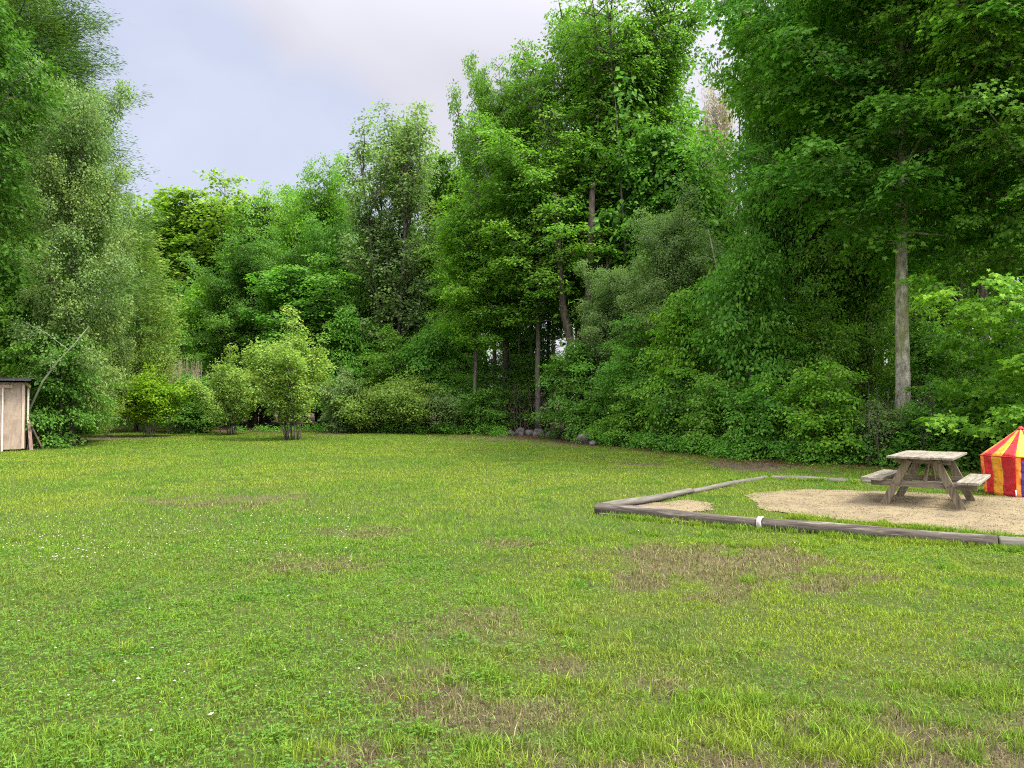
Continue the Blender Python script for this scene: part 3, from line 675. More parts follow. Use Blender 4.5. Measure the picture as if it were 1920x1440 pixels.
def blade_colour(x, y, rng):
    n1 = fbm(x * .45, y * .45, 51, 4); n2 = fbm(x * 2.2, y * 2.2, 53, 3); r = x / y
    g = np.clip(sstep(.40, .62, n1 + .04 + .14 * sstep(.1, -.35, r) * sstep(20, 6, y) + (n2 - .5) * .3), 0, 1)[:, None]
    c = YG * (1 - g) + GG * g
    bl = (sstep(.60, .76, n2) * .8)[:, None]; c = c * (1 - bl) + BG * bl
    ol = (sstep(.56, .72, fbm(x * .8, y * .8, 57, 3)) * .5 * sstep(14, 8, y))[:, None]; c = c * (1 - ol) + OLD * ol
    b = bare_mask(x, y); dry = rng.random(len(x)) < (.04 + .07 * sstep(7, 4, y) * (r > -.2) + b * .8)
    c[dry] = DRY * rng.uniform(.6, 1.15, (dry.sum(), 1))
    return c * rng.uniform(.8, 1.2, (len(x), 1))
TENT_C = (at(1913, 13.0), 13.0)
def lawn_keep(x, y, rng, p_bare=.72):
    b = bare_mask(x, y); k = rng.random(len(x)) > b * p_bare
    gmk = gravel_mask(x, y); edge = ~(gravel_mask(x + .22, y) & gravel_mask(x - .22, y) & gravel_mask(x, y + .3) & gravel_mask(x, y - .3))
    k &= ~gmk | (rng.random(len(x)) < .008 + .3 * edge)
    k &= rng.random(len(x)) > wood_mask(x, y) * 1.0
    k &= np.hypot(x - TENT_C[0], y - TENT_C[1]) > .5
    k &= rng.random(len(x)) > .5 * sstep(.52, .36, fbm(x * 5.5, y * 5.5, 71, 3)) * sstep(16, 8, y)
    k &= ~((x < -15.4) & (y > 24.2) & (y < 26.5))
    return k
rng = np.random.default_rng(21)
x, y = sample_lawn(70000, 2.7, 9.0, 1.1, rng); k = lawn_keep(x, y, rng); x, y = x[k], y[k]
n = len(x); hgt = (.018 + .026 * fbm(x * 1.6, y * 1.6, 61, 4) + .040 * sstep(.5, .8, fbm(x * 6, y * 6, 67, 3))) * rng.uniform(.5, 1.25, n) * .85; hgt *= 1 - .35 * bare_mask(x, y)
blades('lawn_grass', x, y, hgt, rng.uniform(.0034, .0068, n) * np.maximum(1, y / 5.5), .95, blade_colour(x, y, rng), True, rng, 'short mown lawn grass of the foreground')
n_near = n
x, y = sample_lawn(66000, 9.0, 43, 1.5, rng); k = lawn_keep(x, y, rng); x, y = x[k], y[k]
n = len(x); hgt = .028 + .034 * fbm(x * 1.2, y * 1.2, 63, 4) * rng.uniform(.5, 1.5, n); hgt *= 1 - .35 * bare_mask(x, y)
blades('lawn_grass', x, y, hgt, .0105 * (y / 11) ** .95 * rng.uniform(.7, 1.3, n), .8, blade_colour(x, y, rng), False, rng, 'mown lawn grass stretching back to the wood')
print('blades', n_near, n)
# matted dry grass lying over the worn patches
x, y = sample_lawn(30000, 2.7, 12.0, 1.15, rng); b = bare_mask(x, y); k = (rng.random(len(x)) < sstep(.12, .6, b) * .75) & ~gravel_mask(x, y); x, y = x[k], y[k]; n = len(x)
cc = np.where(rng.random((n, 1)) < .3, OLD, DRY) * rng.uniform(.35, 1.35, (n, 1))
blades('dry_thatch', x, y, rng.uniform(.03, .075, n), rng.uniform(.003, .006, n) * np.maximum(1, y / 5.5), 1.05, cc, True, rng, 'matted dry grass over the worn patches of the lawn')
# taller tufts: in the foreground, against the logs and along bare patches
tx, ty = [], []
for (px, py, hw_, hh, num) in [(960, 1400, 1000, 40, 46), (1500, 1350, 420, 70, 40), (1090, 1200, 60, 40, 6), (1000, 1250, 300, 60, 16), (1450, 1020, 120, 6, 14), (1400, 1085, 12, 5, 3), (1370, 1330, 60, 30, 10), (1620, 1400, 60, 30, 8), (1300, 1010, 150, 12, 10), (300, 1300, 300, 100, 14)]:
    for q in range(num):
        g = gd(px + rng.uniform(-hw_, hw_), py + rng.uniform(-hh, hh)); tx.append(g[0]); ty.append(g[1])
for (pa, pb, num) in [((1125, 966), (1425, 992), 60), ((1425, 992), (1920, 1030), 90), ((1160, 945), (1437, 893), 40), ((1437, 897), (1610, 905), 24), ((1480, 968), (1900, 1006), 60)]:
    for q in range(num):
        s = rng.random(); g = gd(pa[0] + (pb[0] - pa[0]) * s, pa[1] + (pb[1] - pa[1]) * s + rng.uniform(-2, 3)); tx.append(g[0]); ty.append(g[1])
tx, ty = np.array(tx), np.array(ty); nt_ = 80
sz = rng.uniform(.5, 1.3, len(tx))
x = np.repeat(tx, nt_) + rng.normal(0, .055, len(tx) * nt_) * np.repeat(sz, nt_); y = np.repeat(ty, nt_) + rng.normal(0, .04, len(tx) * nt_) * np.repeat(sz, nt_)
k = (y > 2.6) & ~gravel_mask(x, y); x, y, szz = x[k], y[k], np.repeat(sz, nt_)[k]; n = len(x)
gcol = np.where((vnoise(x * 3, y * 3, 9) > .45)[:, None], GG, YG) * rng.uniform(.7, 1.2, (n, 1))
blades('tall_grass', x, y, rng.uniform(.05, .105, n) * szz ** .5, rng.uniform(.003, .006, n) * np.maximum(1, y / 6), .9, gcol, True, rng, 'longer grass tufts left by the mower')
# clover leaves and flowers
x, y = sample_lawn(9000, 2.8, 10.5, 1.2, rng); cm = clover_mask(x, y); k = (rng.random(len(x)) < cm) & lawn_keep(x, y, rng); x, y = x[k], y[k]; n = len(x)
U = []; P_ = []; N_ = []
base = rng.uniform(0, 6.28, n); zz = gz(x, y) + rng.uniform(.028, .058, n); tl = rng.normal(0, .28, (n, 2))
for q in range(3):
    a = base + q * 2.094 + rng.normal(0, .12, n)
    P_.append(np.stack([x, y, zz], 1)); U.append(np.stack([np.cos(a), np.sin(a), .15 + 0 * a], 1)); N_.append(np.stack([tl[:, 0], tl[:, 1], np.ones(n)], 1))
P_, U, N_ = np.concatenate(P_), np.concatenate(U), np.concatenate(N_)
cl_ = link('clover', leaves_mesh('clover', P_, U, N_, np.tile(rng.uniform(.008, .015, n) * np.maximum(1, y / 7), 3), 'round', np.tile(rng.random(n) ** 2 * .6, 3)), None, LEAF); cl_.color = (.085, .19, .028, 1)
tag(cl_, 'clover leaves growing through the left of the lawn', 'clover', kind='stuff')
fx, fy = [], []
for (px, py, hw_, hh, num) in [(330, 1010, 330, 50, 330), (80, 1030, 120, 60, 90), (350, 1250, 360, 150, 45), (1500, 1000, 420, 25, 24), (480, 980, 180, 25, 70), (1250, 975, 120, 6, 8)]:
    for q in range(num):
        g = gd(px + rng.uniform(-hw_, hw_), py + rng.uniform(-hh, hh)); fx.append(g[0]); fy.append(g[1])
fx, fy = np.array(fx), np.array(fy)
V, idx, fl, n = stones(len(fx), lambda n: np.stack([fx, fy, gz(fx, fy) + .05], 1), .42)
c_ = np.array([.40, .39, .31]) * rng.uniform(.5, 1.1, (n, 1))
tag(link('clover_flowers', np_mesh('clover_flowers', V, idx, fl, True, {'col': ('FLOAT_COLOR', np.repeat(np.concatenate([c_, np.ones((n, 1))], 1), 6, 0))}), None, STONEY), 'white clover flower heads dotted over the left of the lawn', 'clover flowers', kind='stuff')
# litter and leafy ground cover under the wood edge
r = rng.uniform(-.8, .85, 16000); e = edge_depth(r); y = e + rng.normal(.3, .9, len(r)); x = r * y
U = rng.normal(0, 1, (len(x), 3)) * [1, 1, .15]; N_ = rng.normal(0, .3, (len(x), 3)) + [0, 0, 1]
lt = link('leaf_litter', leaves_mesh('leaf_litter', np.stack([x, y, gz(x, y) + .02], 1), U, N_, rng.uniform(.05, .1, len(x)), 'oval', rng.random(len(x)) * .6), None, LEAF); lt.color = (.13, .08, .05, 1)
tag(lt, 'brown fallen leaves along the foot of the wood', 'leaf litter', kind='stuff')
sp = Sprays()
def cover(px0, px1, off, num, h, r_):
    for q in range(num):
        r = (rng.uniform(px0, px1) - 960) / FPX; e = float(edge_depth(r)) + rng.normal(off, .5)
        sp.add((r * e, e, rng.uniform(.04, h)), np.array([0, 0, 1.]) + rng.normal(0, .3, 3), rng.normal(0, 1, 3) * [1, 1, .2] + [0, -.4, .1], r_ * rng.uniform(.6, 1.3), rng.random() ** 2 * .4)
cover(640, 950, -.3, 260, .45, .22); cover(430, 640, .5, 90, .3, .2); cover(1080, 1500, .6, 240, .5, .25); cover(1480, 2050, .5, 330, .6, .25); cover(60, 330, .9, 160, .6, .25)
gcv = link('ground_cover', sp.leaves('ground_cover', rng, 34, .075, 'oval', .3, .2), None, LEAF); gcv.color = (*G_COOL, 1)
tag(gcv, 'low leafy weeds growing along the foot of the wood', 'weeds', kind='stuff')
# ------------------------------------------------------------------ things on the lawn
WOOD = noise_mat('weathered_wood', (.105, .094, .066), (.245, .222, .162), (22, 1.6, 22), detail=8, rough=.85, bump=.5, dist=.004, c3=(.10, .085, .07), c3lim=(.56, .70), c3scale=(14, 2.2, 14), distort=.4)
WOOD_LEG = noise_mat('weathered_leg_wood', (.09, .07, .043), (.215, .175, .112), (40, 40, 3.5), detail=8, rough=.85, bump=.5, dist=.004, c3=(.17, .17, .09), c3lim=(.55, .7), c3scale=(9, 9, 3), distort=.4)
BEAM = noise_mat('weathered_beam_wood', (.10, .08, .054), (.22, .185, .13), (3, 42, 42), detail=8, rough=.85, bump=.5, dist=.004, c3=(.09, .075, .06), c3lim=(.6, .72), c3scale=(2, 14, 14))
LOG = noise_mat('weathered_log', (.026, .021, .016), (.095, .078, .058), (2.2, 34, 34), detail=9, rough=.88, bump=.8, dist=.008, c3=(.20, .178, .14), c3lim=(.54, .68), c3scale=(1.5, 12, 12), distort=.5)
LOG_PALE = noise_mat('sun_bleached_log', (.06, .054, .043), (.145, .132, .106), (2.2, 34, 34), detail=9, rough=.88, bump=.7, dist=.008, c3=(.13, .12, .07), c3lim=(.58, .7), c3scale=(1.2, 9, 9))
BOLT = noise_mat('rusty_bolt', (.05, .035, .03), (.12, .08, .06), (60, 60, 60), bump=.1, rough=.6)

# --- picnic table
t = empty('picnic_table', (6.58, 12.11, float(gz(np.array(6.58), np.array(12.11)))), math.atan2(-.6, .8))
tag(t, 'weathered wooden picnic table with attached benches on the gravel', 'table')
prng = random.Random(4)
def planks(name, x0, x1, n, z, y0, y1, th=.038, gap=.006):
    mb = MB(); w = (x1 - x0) / n
    for i in range(n):
        ya, yb = y0 + prng.uniform(-.012, .012), y1 + prng.uniform(-.012, .012)
        mb.box((x0 + w * (i + .5), (ya + yb) / 2, z + prng.uniform(-.002, .003)), (w - gap, yb - ya, th), Matrix.Rotation(prng.uniform(-.006, .006), 3, 'Y'))
    return mb.build(name, WOOD, t, bevel=.004)
planks('tabletop', -.44, .44, 6, .742, -1.0, .64, .032)
planks('bench_seat', -.80, -.50, 2, .402, -1.02, .62)
planks('bench_seat', .47, .76, 2, .402, -1.02, .62)
for yy in (-.72, .36):
    for sx in (-1, 1):
        mb = MB(); y_ = yy - .042 if yy < 0 else yy + .042
        mb.bar((sx * .535, y_, -.03), (sx * .185, y_, .70), .112, .04, up=(0, 1, 0)); 
        # bar(): width across, thickness along up; rotate so the broad side faces along the frame
        leg = mb.build('leg', WOOD_LEG, t, bevel=.005)
        for (bx, bz) in ((.385, .345), (.34, .32), (.235, .66)):
            bb = MB(); bb.tube([(sx * bx, y_ - .030 * (1 if yy < 0 else -1), bz), (sx * bx, y_ - .020 * (1 if yy < 0 else -1), bz)], [.011, .011], 8); bb.build('bolt', BOLT, leg)
    mb = MB(); mb.box((0, yy, .335), (1.42, .038, .092)); mb.build('cross_beam', BEAM, t, bevel=.004)
    mb = MB(); mb.box((0, yy, .683), (.74, .038, .070)); mb.build('top_batten', BEAM, t, bevel=.004)
mb = MB(); mb.bar((.02, -.66, .34), (.02, -.22, .72), .085, .036, up=(1, 0, 0)); mb.build('brace', WOOD_LEG, t, bevel=.004)
mb = MB(); mb.bar((.02, .31, .34), (.02, -.10, .72), .085, .036, up=(1, 0, 0)); mb.build('brace', WOOD_LEG, t, bevel=.004)
mb = MB(); mb.box((0, -.18, .712), (.78, .085, .026)); mb.build('top_batten', BEAM, t, bevel=.003)

# --- log border of the play area
def log(a, b, r0, r1, mat, label, z0, z1, seed):
    """a round post lying on the ground from a to b"""
    rng = random.Random(seed)
    A = Vector((a[0], a[1], z0 + float(gz(np.array(a[0]), np.array(a[1]))))); B = Vector((b[0], b[1], z1 + float(gz(np.array(b[0]), np.array(b[1])))))
    L = (B - A).length; n = 26; m = 18; V = []; F = []
    ph = [rng.uniform(0, 6.28) for _ in range(6)]
    for i in range(n + 1):
        f = i / n; r = r0 + (r1 - r0) * f
        if i in (0, n): r *= .93
        xx = L * f + (.006 if i == 1 else -.006 if i == n - 1 else 0)
        if i == 1: xx = .02
        if i == n - 1: xx = L - .02
        oy = .012 * math.sin(f * 5 + ph[0]); oz = .008 * math.sin(f * 7 + ph[1])
        for k in range(m):
            a_ = 2 * math.pi * k / m
            q = r * (1 + .035 * math.sin(3 * a_ + ph[2] + f * 3) + .02 * math.sin(5 * a_ + ph[3] - f * 9) + rng.uniform(-.012, .012))
            V.append((xx, oy + q * math.cos(a_), oz + q * math.sin(a_)))
    for i in range(n):
        for k in range(m): F.append((i * m + k, i * m + (k + 1) % m, (i + 1) * m + (k + 1) % m, (i + 1) * m + k))
    F.append(tuple(range(m - 1, -1, -1))); F = [f[::-1] for f in F]; F.append(tuple(n * m + k for k in reversed(range(m))))
    me = bpy.data.meshes.new('border_log'); me.from_pydata(V, [], F)
    bm = bmesh.new(); bm.from_mesh(me); bmesh.ops.recalc_face_normals(bm, faces=bm.faces); bm.to_mesh(me); bm.free(); me.shade_smooth()
    o = link('border_log', me, None, mat); o.location = A
    d = (B - A); o.rotation_euler = (0, -math.asin(d.z / L), math.atan2(d.y, d.x))
    return tag(o, label, 'log', 'log border round the gravel')
A_ = gd(1118, 962); J = gd(1424, 991); K = gd(1868, 1024); E_ = gd(2080, 1038); B_ = gd(1437, 897)
def lerp(a, b, s): return (a[0] + (b[0] - a[0]) * s, a[1] + (b[1] - a[1]) * s)
log(A_, lerp(A_, J, .985), .083, .083, LOG, 'dark round log left of the white strap, front of the border', .075, .07, 1)
log(lerp(J, K, .01), lerp(J, K, .996), .083, .078, LOG, 'long weathered front log right of the white strap', .068, .068, 2)
log(lerp(K, E_, .004), E_, .076, .076, LOG_PALE, 'short log end cut by the right frame edge', .066, .066, 3)
M1 = lerp(A_, B_, .46)
log((A_[0] + .10, A_[1] + .17), M1, .058, .05, LOG_PALE, 'nearer bleached log running back from the front corner', .07, .045, 4)
log(lerp(M1, B_, .01), B_, .05, .042, LOG_PALE, 'farther half of the bleached log running to the back corner', .04, .03, 5)
Q1 = gd(1612, 905); Q2 = gd(1850, 912); Q3 = gd(2100, 921)
log((B_[0] + .1, B_[1] + .02), Q1, .06, .06, LOG_PALE, 'thin pale back log left of the picnic table', .01, .012, 6)
log(lerp(Q1, Q2, .01), Q2, .06, .06, LOG_PALE, 'pale back log behind the picnic table legs', .012, .012, 7)
log(lerp(Q2, Q3, .01), Q3, .06, .06, LOG_PALE, 'pale back log reaching behind the striped tent', .012, .012, 8)
mb = MB(); a, b = lerp(A_, J, .03), lerp(A_, J, .62); ob = .115
mb.bar((a[0] - .03, a[1] - ob, .012), (b[0] - .03, b[1] - ob, .010), .05, .035)
tag(mb.build('edging_board', LOG_PALE, None, bevel=.004), 'thin grey board on the grass under the dark front log', 'board')
# strap round the joint
mb = MB(); dirv = Vector((K[0] - A_[0], K[1] - A_[1], 0)).normalized(); side = Vector((-dirv.y, dirv.x, 0)); cj = Vector((J[0], J[1], .07 + float(gz(np.array(J[0]), np.array(J[1])))))
V = []; F = []; nn = 22
for j, off in enumerate((-.032, -.027, -.009, .009, .027, .032)):
    for k in range(nn):
        a = 2 * math.pi * k / nn; r = (.098 if j in (1, 2, 3, 4) else .086) + .004 * math.sin(a * 5 + j * 1.7)
        V.append(tuple(cj + dirv * (off + .006 * math.sin(a * 2)) + side * r * math.cos(a) + Vector((0, 0, r * math.sin(a)))))
for j in range(5):
    for k in range(nn): F.append((j * nn + k, j * nn + (k + 1) % nn, (j + 1) * nn + (k + 1) % nn, (j + 1) * nn + k))
me = bpy.data.meshes.new('strap'); me.from_pydata(V, [], F); me.shade_smooth()
st_ = link('joint_strap', me, None, noise_mat('dirty_white_strap', (.20, .18, .15), (.40, .37, .32), (60, 60, 9), bump=.3, rough=.6))
tag(st_, 'dirty white strap wrapped round the joint of the two front logs', 'strap')

# --- striped play tent
def cloth_mat(name, col):
    m, nt, ns, ls = new_mat(name); tc = ns.new('ShaderNodeTexCoord')
    n = nd(ns, 'ShaderNodeTexNoise', inp={'Scale': 7.0, 'Detail': 4, 'Distortion': .6}); ls.new(tc.outputs['Object'], n.inputs['Vector'])
    w_ = nd(ns, 'ShaderNodeTexNoise', inp={'Scale': 300.0, 'Detail': 2}); ls.new(tc.outputs['Object'], w_.inputs['Vector'])
    k = mathn(ns, ls, 'MULTIPLY_ADD', n.outputs['Fac'], .6, .68)
    hsv = nd(ns, 'ShaderNodeHueSaturation'); hsv.inputs['Color'].default_value = (*col, 1); ls.new(k, hsv.inputs['Value'])
    p = nd(ns, 'ShaderNodeBsdfPrincipled', inp={'Roughness': .55, 'Specular IOR Level': .3, 'Sheen Weight': .15}); ls.new(hsv.outputs[0], p.inputs['Base Color'])
    b = nd(ns, 'ShaderNodeBump', inp={'Strength': 1.0, 'Distance': .05}); ls.new(n.outputs['Fac'], b.inputs['Height']); ls.new(b.outputs[0], p.inputs['Normal'])
    t_ = ns.new('ShaderNodeBsdfTranslucent'); ls.new(hsv.outputs[0], t_.inputs['Color'])
    mx = nd(ns, 'ShaderNodeMixShader', inp={0: .22}); ls.new(p.outputs[0], mx.inputs[1]); ls.new(t_.outputs[0], mx.inputs[2])
    o = ns.new('ShaderNodeOutputMaterial'); ls.new(mx.outputs[0], o.inputs['Surface']); return m
RED = cloth_mat('red_cloth', (.55, .016, .018)); YEL = cloth_mat('yellow_cloth', (.80, .36, .02)); ORA = cloth_mat('orange_cloth', (.78, .22, .02)); PUR = cloth_mat('purple_cloth', (.10, .05, .32)); BLK = cloth_mat('dark_mesh_cloth', (.012, .014, .03))
tz = float(gz(np.array(TENT_C[0]), np.array(TENT_C[1])))
tt = empty('play_tent', (TENT_C[0], TENT_C[1], tz)); tag(tt, 'red and yellow striped circus play tent on the gravel, cut by the right frame edge', 'tent')
RE, RB, ZE, ZP = .63, .565, .665, 1.145
# face the first corner at the viewer so that one side and the door show
a_off = math.atan2(-TENT_C[1], -TENT_C[0]) - .13
corn = [a_off + i * math.pi / 3 for i in range(6)]
STR = [(0, .09, ORA), (.09, .31, RED), (.31, .60, YEL), (.60, 1.0, RED)]   # walls, seen from the left corner to the near corner
def ring(a, b, f, r, z, sag=0):
    p = Vector((math.cos(a), math.sin(a), 0)) * r; q = Vector((math.cos(b), math.sin(b), 0)) * r
    v = p.lerp(q, f); v.z = z; return v
trng = random.Random(9)
def panel(name, a, b, f0, f1, mat, z0, z1, r0, r1, parent, wr=.016, nu=5, nv=12, door=False, push=0.0):
    V, F = [], []
    nrm = (Vector((math.cos(a), math.sin(a), 0)) + Vector((math.cos(b), math.sin(b), 0))).normalized()
    for j in range(nv + 1):
        g = j / nv
        for i in range(nu + 1):
            f = f0 + (f1 - f0) * i / nu
            v = ring(a, b, f, r0 + (r1 - r0) * g, z0 + (z1 - z0) * g)
            k = wr * (math.sin(g * 9 + f * 21) * .5 + math.sin(g * 23 - f * 11 + a) * .3 + math.sin(f * 40 + a * 3) * .25) * math.sin(math.pi * min(1, max(0, g)) ) ** .5 - .035 * math.sin(math.pi * g) * (1 - abs(2 * f - 1)) * (1 if not door else .2)
            V.append(tuple(v + nrm * (k + push)))
    w_ = nu + 1
    for j in range(nv):
        for i in range(nu): F.append((j * w_ + i, j * w_ + i + 1, (j + 1) * w_ + i + 1, (j + 1) * w_ + i))
    me = bpy.data.meshes.new(name); me.from_pydata(V, [], F); me.shade_smooth()
    o = link(name, me, parent, mat)
    md = o.modifiers.new('thickness', 'SOLIDIFY'); md.thickness = .004; md.offset = 0
    return o
wall = None
for s in range(6):
    a, b = corn[s], corn[(s + 1) % 6]
    for (f0, f1, mat) in STR:
        g0, g1 = f0, f1
        if s == 0:                                              # the side right of the near corner holds the door
            break
        panel('wall_stripe', a, b, g0, g1, mat, .012, ZE, RB, RE, tt)
    if s == 0:
        panel('wall_stripe', a, b, 0, .14, ORA, .012, ZE, RB, RE, tt); panel('wall_stripe', a, b, .86, 1, ORA, .012, ZE, RB, RE, tt)
        panel('wall_stripe', a, b, .14, .86, RED, ZE - .07, ZE, RE - .01, RE, tt, nv=3)
        dr = panel('door', a, b, .14, .86, PUR, .012, ZE - .07, RB, RE - .01, tt, door=True)
        panel('door_window', a, b, .36, .64, BLK, .2, ZE - .13, RB + .03, RE - .02, dr, door=True, push=.006)
    for (f0, f1, mat) in [(0, .07, ORA), (.07, .32, RED), (.32, .62, YEL), (.62, 1.0, RED)] if s != 0 else [(0, .42, YEL), (.42, .7, RED), (.7, 1, YEL)]:
        g0, g1 = f0, f1
        panel('roof_stripe', a, b, g0, g1, mat, ZE, ZP - .03, RE + .004, .035, tt, wr=.004, nv=8)
    mb = MB(); p, q = ring(a, b, 0, RE + .005, ZE), ring(a, b, 1, RE + .005, ZE); mb.tube([p, q], [.006, .006], 6); mb.build('eave_tape', RED, tt, False)
    mb = MB(); mb.tube([ring(a, b, 0, RB - .01, 0), ring(a, b, 0, RE - .012, ZE)], [.008, .008], 6); mb.build('pole', RED, tt, False)
mb = MB(); mb.tube([(0, 0, ZP - .045), (0, 0, ZP - .02), (0, 0, ZP), (0, 0, ZP + .015)], [.06, .045, .03, .008], 12); mb.build('roof_cap', RED, tt, False)
nc = ring(corn[0], corn[1], 0, RB + .02, .03); mb = MB(); mb.tube([nc, nc + Vector((.0, 0, .10))], [.012, .012], 6); mb.build('corner_peg', noise_mat('white_plastic', (.6, .6, .58), (.75, .75, .72), (9, 9, 9), bump=0), tt, False)

# --- shed
PLY = noise_mat('weathered_plywood', (.20, .15, .105), (.32, .25, .18), (9, 9, 2.0), detail=8, rough=.85, bump=.25, dist=.004, c3=(.35, .275, .205), c3lim=(.48, .66), c3scale=(3, 3, 2.0), distort=.6)
TRIM = noise_mat('bare_pine_trim', (.34, .25, .17), (.48, .38, .28), (30, 30, 3), rough=.8, bump=.2, dist=.003)
TRIM_H = noise_mat('bare_pine_rail', (.32, .22, .13), (.45, .33, .22), (3, 30, 30), rough=.8, bump=.2, dist=.003)
PALE = noise_mat('pale_strip', (.46, .40, .335), (.58, .52, .45), (30, 30, 3), rough=.8, bump=.1)
ROOFM = noise_mat('tar_roofing', (.018, .016, .02), (.07, .065, .07), (20, 20, 20), rough=.9, bump=.5)
SIDE = noise_mat('side_boards', (.12, .075, .055), (.24, .16, .12), (24, 24, 2), rough=.85, bump=.4)
sd_ = 24.3; sxr = at(47, sd_)
s = empty('shed', (sxr, sd_, 0), R_(29.0)); tag(s, 'plywood shed with dark flat roof, cut by the left frame edge', 'shed')
Wd, Dp = 2.6, 2.1
mb = MB(); mb.box((-Wd / 2 + .0, .02, 1.10), (Wd, .04, 2.10)); mb.build('front_wall', PLY, s)
mb = MB(); mb.box((-.02, .04 + Dp / 2, 1.06), (.04, Dp, 2.0)); mb.build('side_wall', SIDE, s)
mb = MB(); mb.box((-Wd + .02, .04 + Dp / 2, 1.06), (.04, Dp, 2.0)); mb.build('side_wall', SIDE, s)
mb = MB(); mb.box((-Wd / 2, Dp + .06, 1.0), (Wd, .04, 1.9)); mb.build('back_wall', SIDE, s)
mb = MB(); mb.box((-Wd / 2 + .06, Dp / 2 - .08, 2.225), (Wd + .42, Dp + .6, .022), Matrix.Rotation(R_(-2), 3, 'X')); rf = mb.build('roof', ROOFM, s, bevel=.004)
mb = MB(); mb.box((-Wd / 2 + .03, -.40, 2.225), (Wd + .30, .025, .05)); mb.build('fascia', ROOFM, rf)
mb = MB(); mb.box((-Wd / 2 - .15, -.035, 2.02), (Wd - .35, .045, .11)); mb.build('head_rail', TRIM_H, s, bevel=.004)
mb = MB(); mb.box((-.045, -.012, 1.08), (.07, .025, 2.02)); mb.build('corner_trim', TRIM, s, bevel=.003)
mb = MB(); mb.box((-1.20, -.03, .96), (1.20, .03, 2.0)); dr = mb.build('door', PLY, s, bevel=.003)
mb = MB(); mb.box((-.585, -.062, .99), (.045, .03, 2.0)); mb.build('edge_strip', PALE, dr, bevel=.003)
mb = MB(); mb.box((-.72, -.05, 1.19), (.02, .012, .14)); mb.tube([(-.72, -.056, 1.25), (-.72, -.09, 1.24), (-.72, -.09, 1.15), (-.72, -.056, 1.14)], [.008] * 4, 6); mb.build('handle', BOLT, dr)
mb = MB(); mb.box((.07, .35, 1.45), (.05, .12, 1.25)); mb.build('side_board', PALE, s, bevel=.003)
mb = MB(); mb.bar((.005, .05, 2.12), (.12, .30, 2.02), .05, .09); mb.build('roof_bracket', TRIM_H, s, bevel=.003)
for nm, a, b, w_, lab in (('leaning_plank', (.08, .35, .98), (.19, .02, -.02), .10, 'grey plank leaning on the shed corner, the nearer of two'), ('leaning_plank', (.10, .75, .86), (.48, .6, .0), .07, 'grey stick leaning out farther from the shed side')):
    mb = MB(); mb.bar(a, b, w_, .03); o = mb.build(nm, SIDE, None, bevel=.004); o.location = s.location; o.rotation_euler = s.rotation_euler; tag(o, lab, 'plank')
mb = MB(); mb.box((.13, .9, .42), (.03, .8, .9), Matrix.Rotation(R_(12), 3, 'Y')); o = mb.build('propped_sheet', noise_mat('old_panel', (.03, .03, .03), (.09, .08, .075), (9, 9, 9), bump=.2), None, bevel=.004); o.location = s.location; o.rotation_euler = s.rotation_euler; tag(o, 'dark panel propped against the side of the shed', 'panel')

# --- field stones, brush at the hollow
ROCK = noise_mat('mossy_stone', (.04, .038, .033), (.13, .12, .105), (5, 5, 5), detail=8, rough=.9, bump=.8, dist=.03, c3=(.05, .06, .025), c3lim=(.52, .66), c3scale=(3, 3, 3))
def rock(px, py, w_, hgt, label, seed, group='field stones under the wood edge'):
    rr = np.random.default_rng(seed); bm = bmesh.new(); bmesh.ops.create_icosphere(bm, subdivisions=3, radius=1)
    k = [norm(rr.normal(0, 1, 3)) for _ in range(9)]; c = rr.uniform(.55, .9, 9)
    for v in bm.verts:
        p = np.array(v.co)
        for n_, q in zip(k, c):
            e = p @ n_ - q
            if e > 0: p = p - n_ * e * .9
        p *= 1 + .05 * math.sin(p[0] * 7 + seed) * math.cos(p[1] * 6)
        v.co = (p[0] * w_, p[1] * w_ * .8, p[2] * hgt)
    me = bpy.data.meshes.new('field_stone'); bm.to_mesh(me); bm.free(); me.shade_flat()
    o = link('field_stone', me, None, ROCK); x, y = gd(px, py); o.location = (x, y, hgt * .35); o.rotation_euler = (0, 0, seed)
    tag(o, label, 'stone', group)
for i, (px, py, wp, hp) in enumerate([(957, 818, 10, 9), (975, 816, 12, 12), (993, 818, 11, 10), (1010, 819, 14, 13), (1028, 820, 10, 9), (1044, 822, 13, 14), (1062, 825, 9, 8), (984, 811, 12, 18), (1018, 812, 13, 20), (1080, 830, 8, 7), (1112, 836, 9, 8)]):
    d0 = gd(px, py)[1]; rock(px, py, wp / FPX * d0, hp / FPX * d0, 'grey field stone in the loose row at the foot of the dark hollow', i + 1)
d0 = gd(1100, 832)[1]; rock(1098, 832, 20 / FPX * d0, 20 / FPX * d0, 'largest field stone at the right end of the row by the hollow', 40)
def brush(name, px, py, d, w_, h, n, mat, label, cat, seed, up=1.0, leaf=None):
    rr = np.random.default_rng(seed); mb = MB()
    for k in range(n):
        b = np.array([rr.uniform(-w_, w_), rr.uniform(-.6, .6), 0]); q = b + np.array([rr.normal(0, .35) * w_, rr.normal(0, .4), h * rr.uniform(.5, 1.1) * up]); m = (b + q) / 2 + rr.normal(0, .12, 3)
        mb.tube([b, m, q], [.014, .01, .003], 4, False)
        for j in range(3): e = q + rr.normal(0, .25, 3) * [w_, .5, h * .4]; mb.tube([m, (m + e) / 2, e], [.007, .005, .002], 3, False)
    o = mb.build(name, mat, None, False); o.location = (at(px, d), d, 0); tag(o, label, cat)
brush('brush_pile', 990, 0, 36.5, 1.6, 2.2, 90, TWIG_DRY, 'tangle of dead brown twigs in the dark hollow', 'brush', 3)
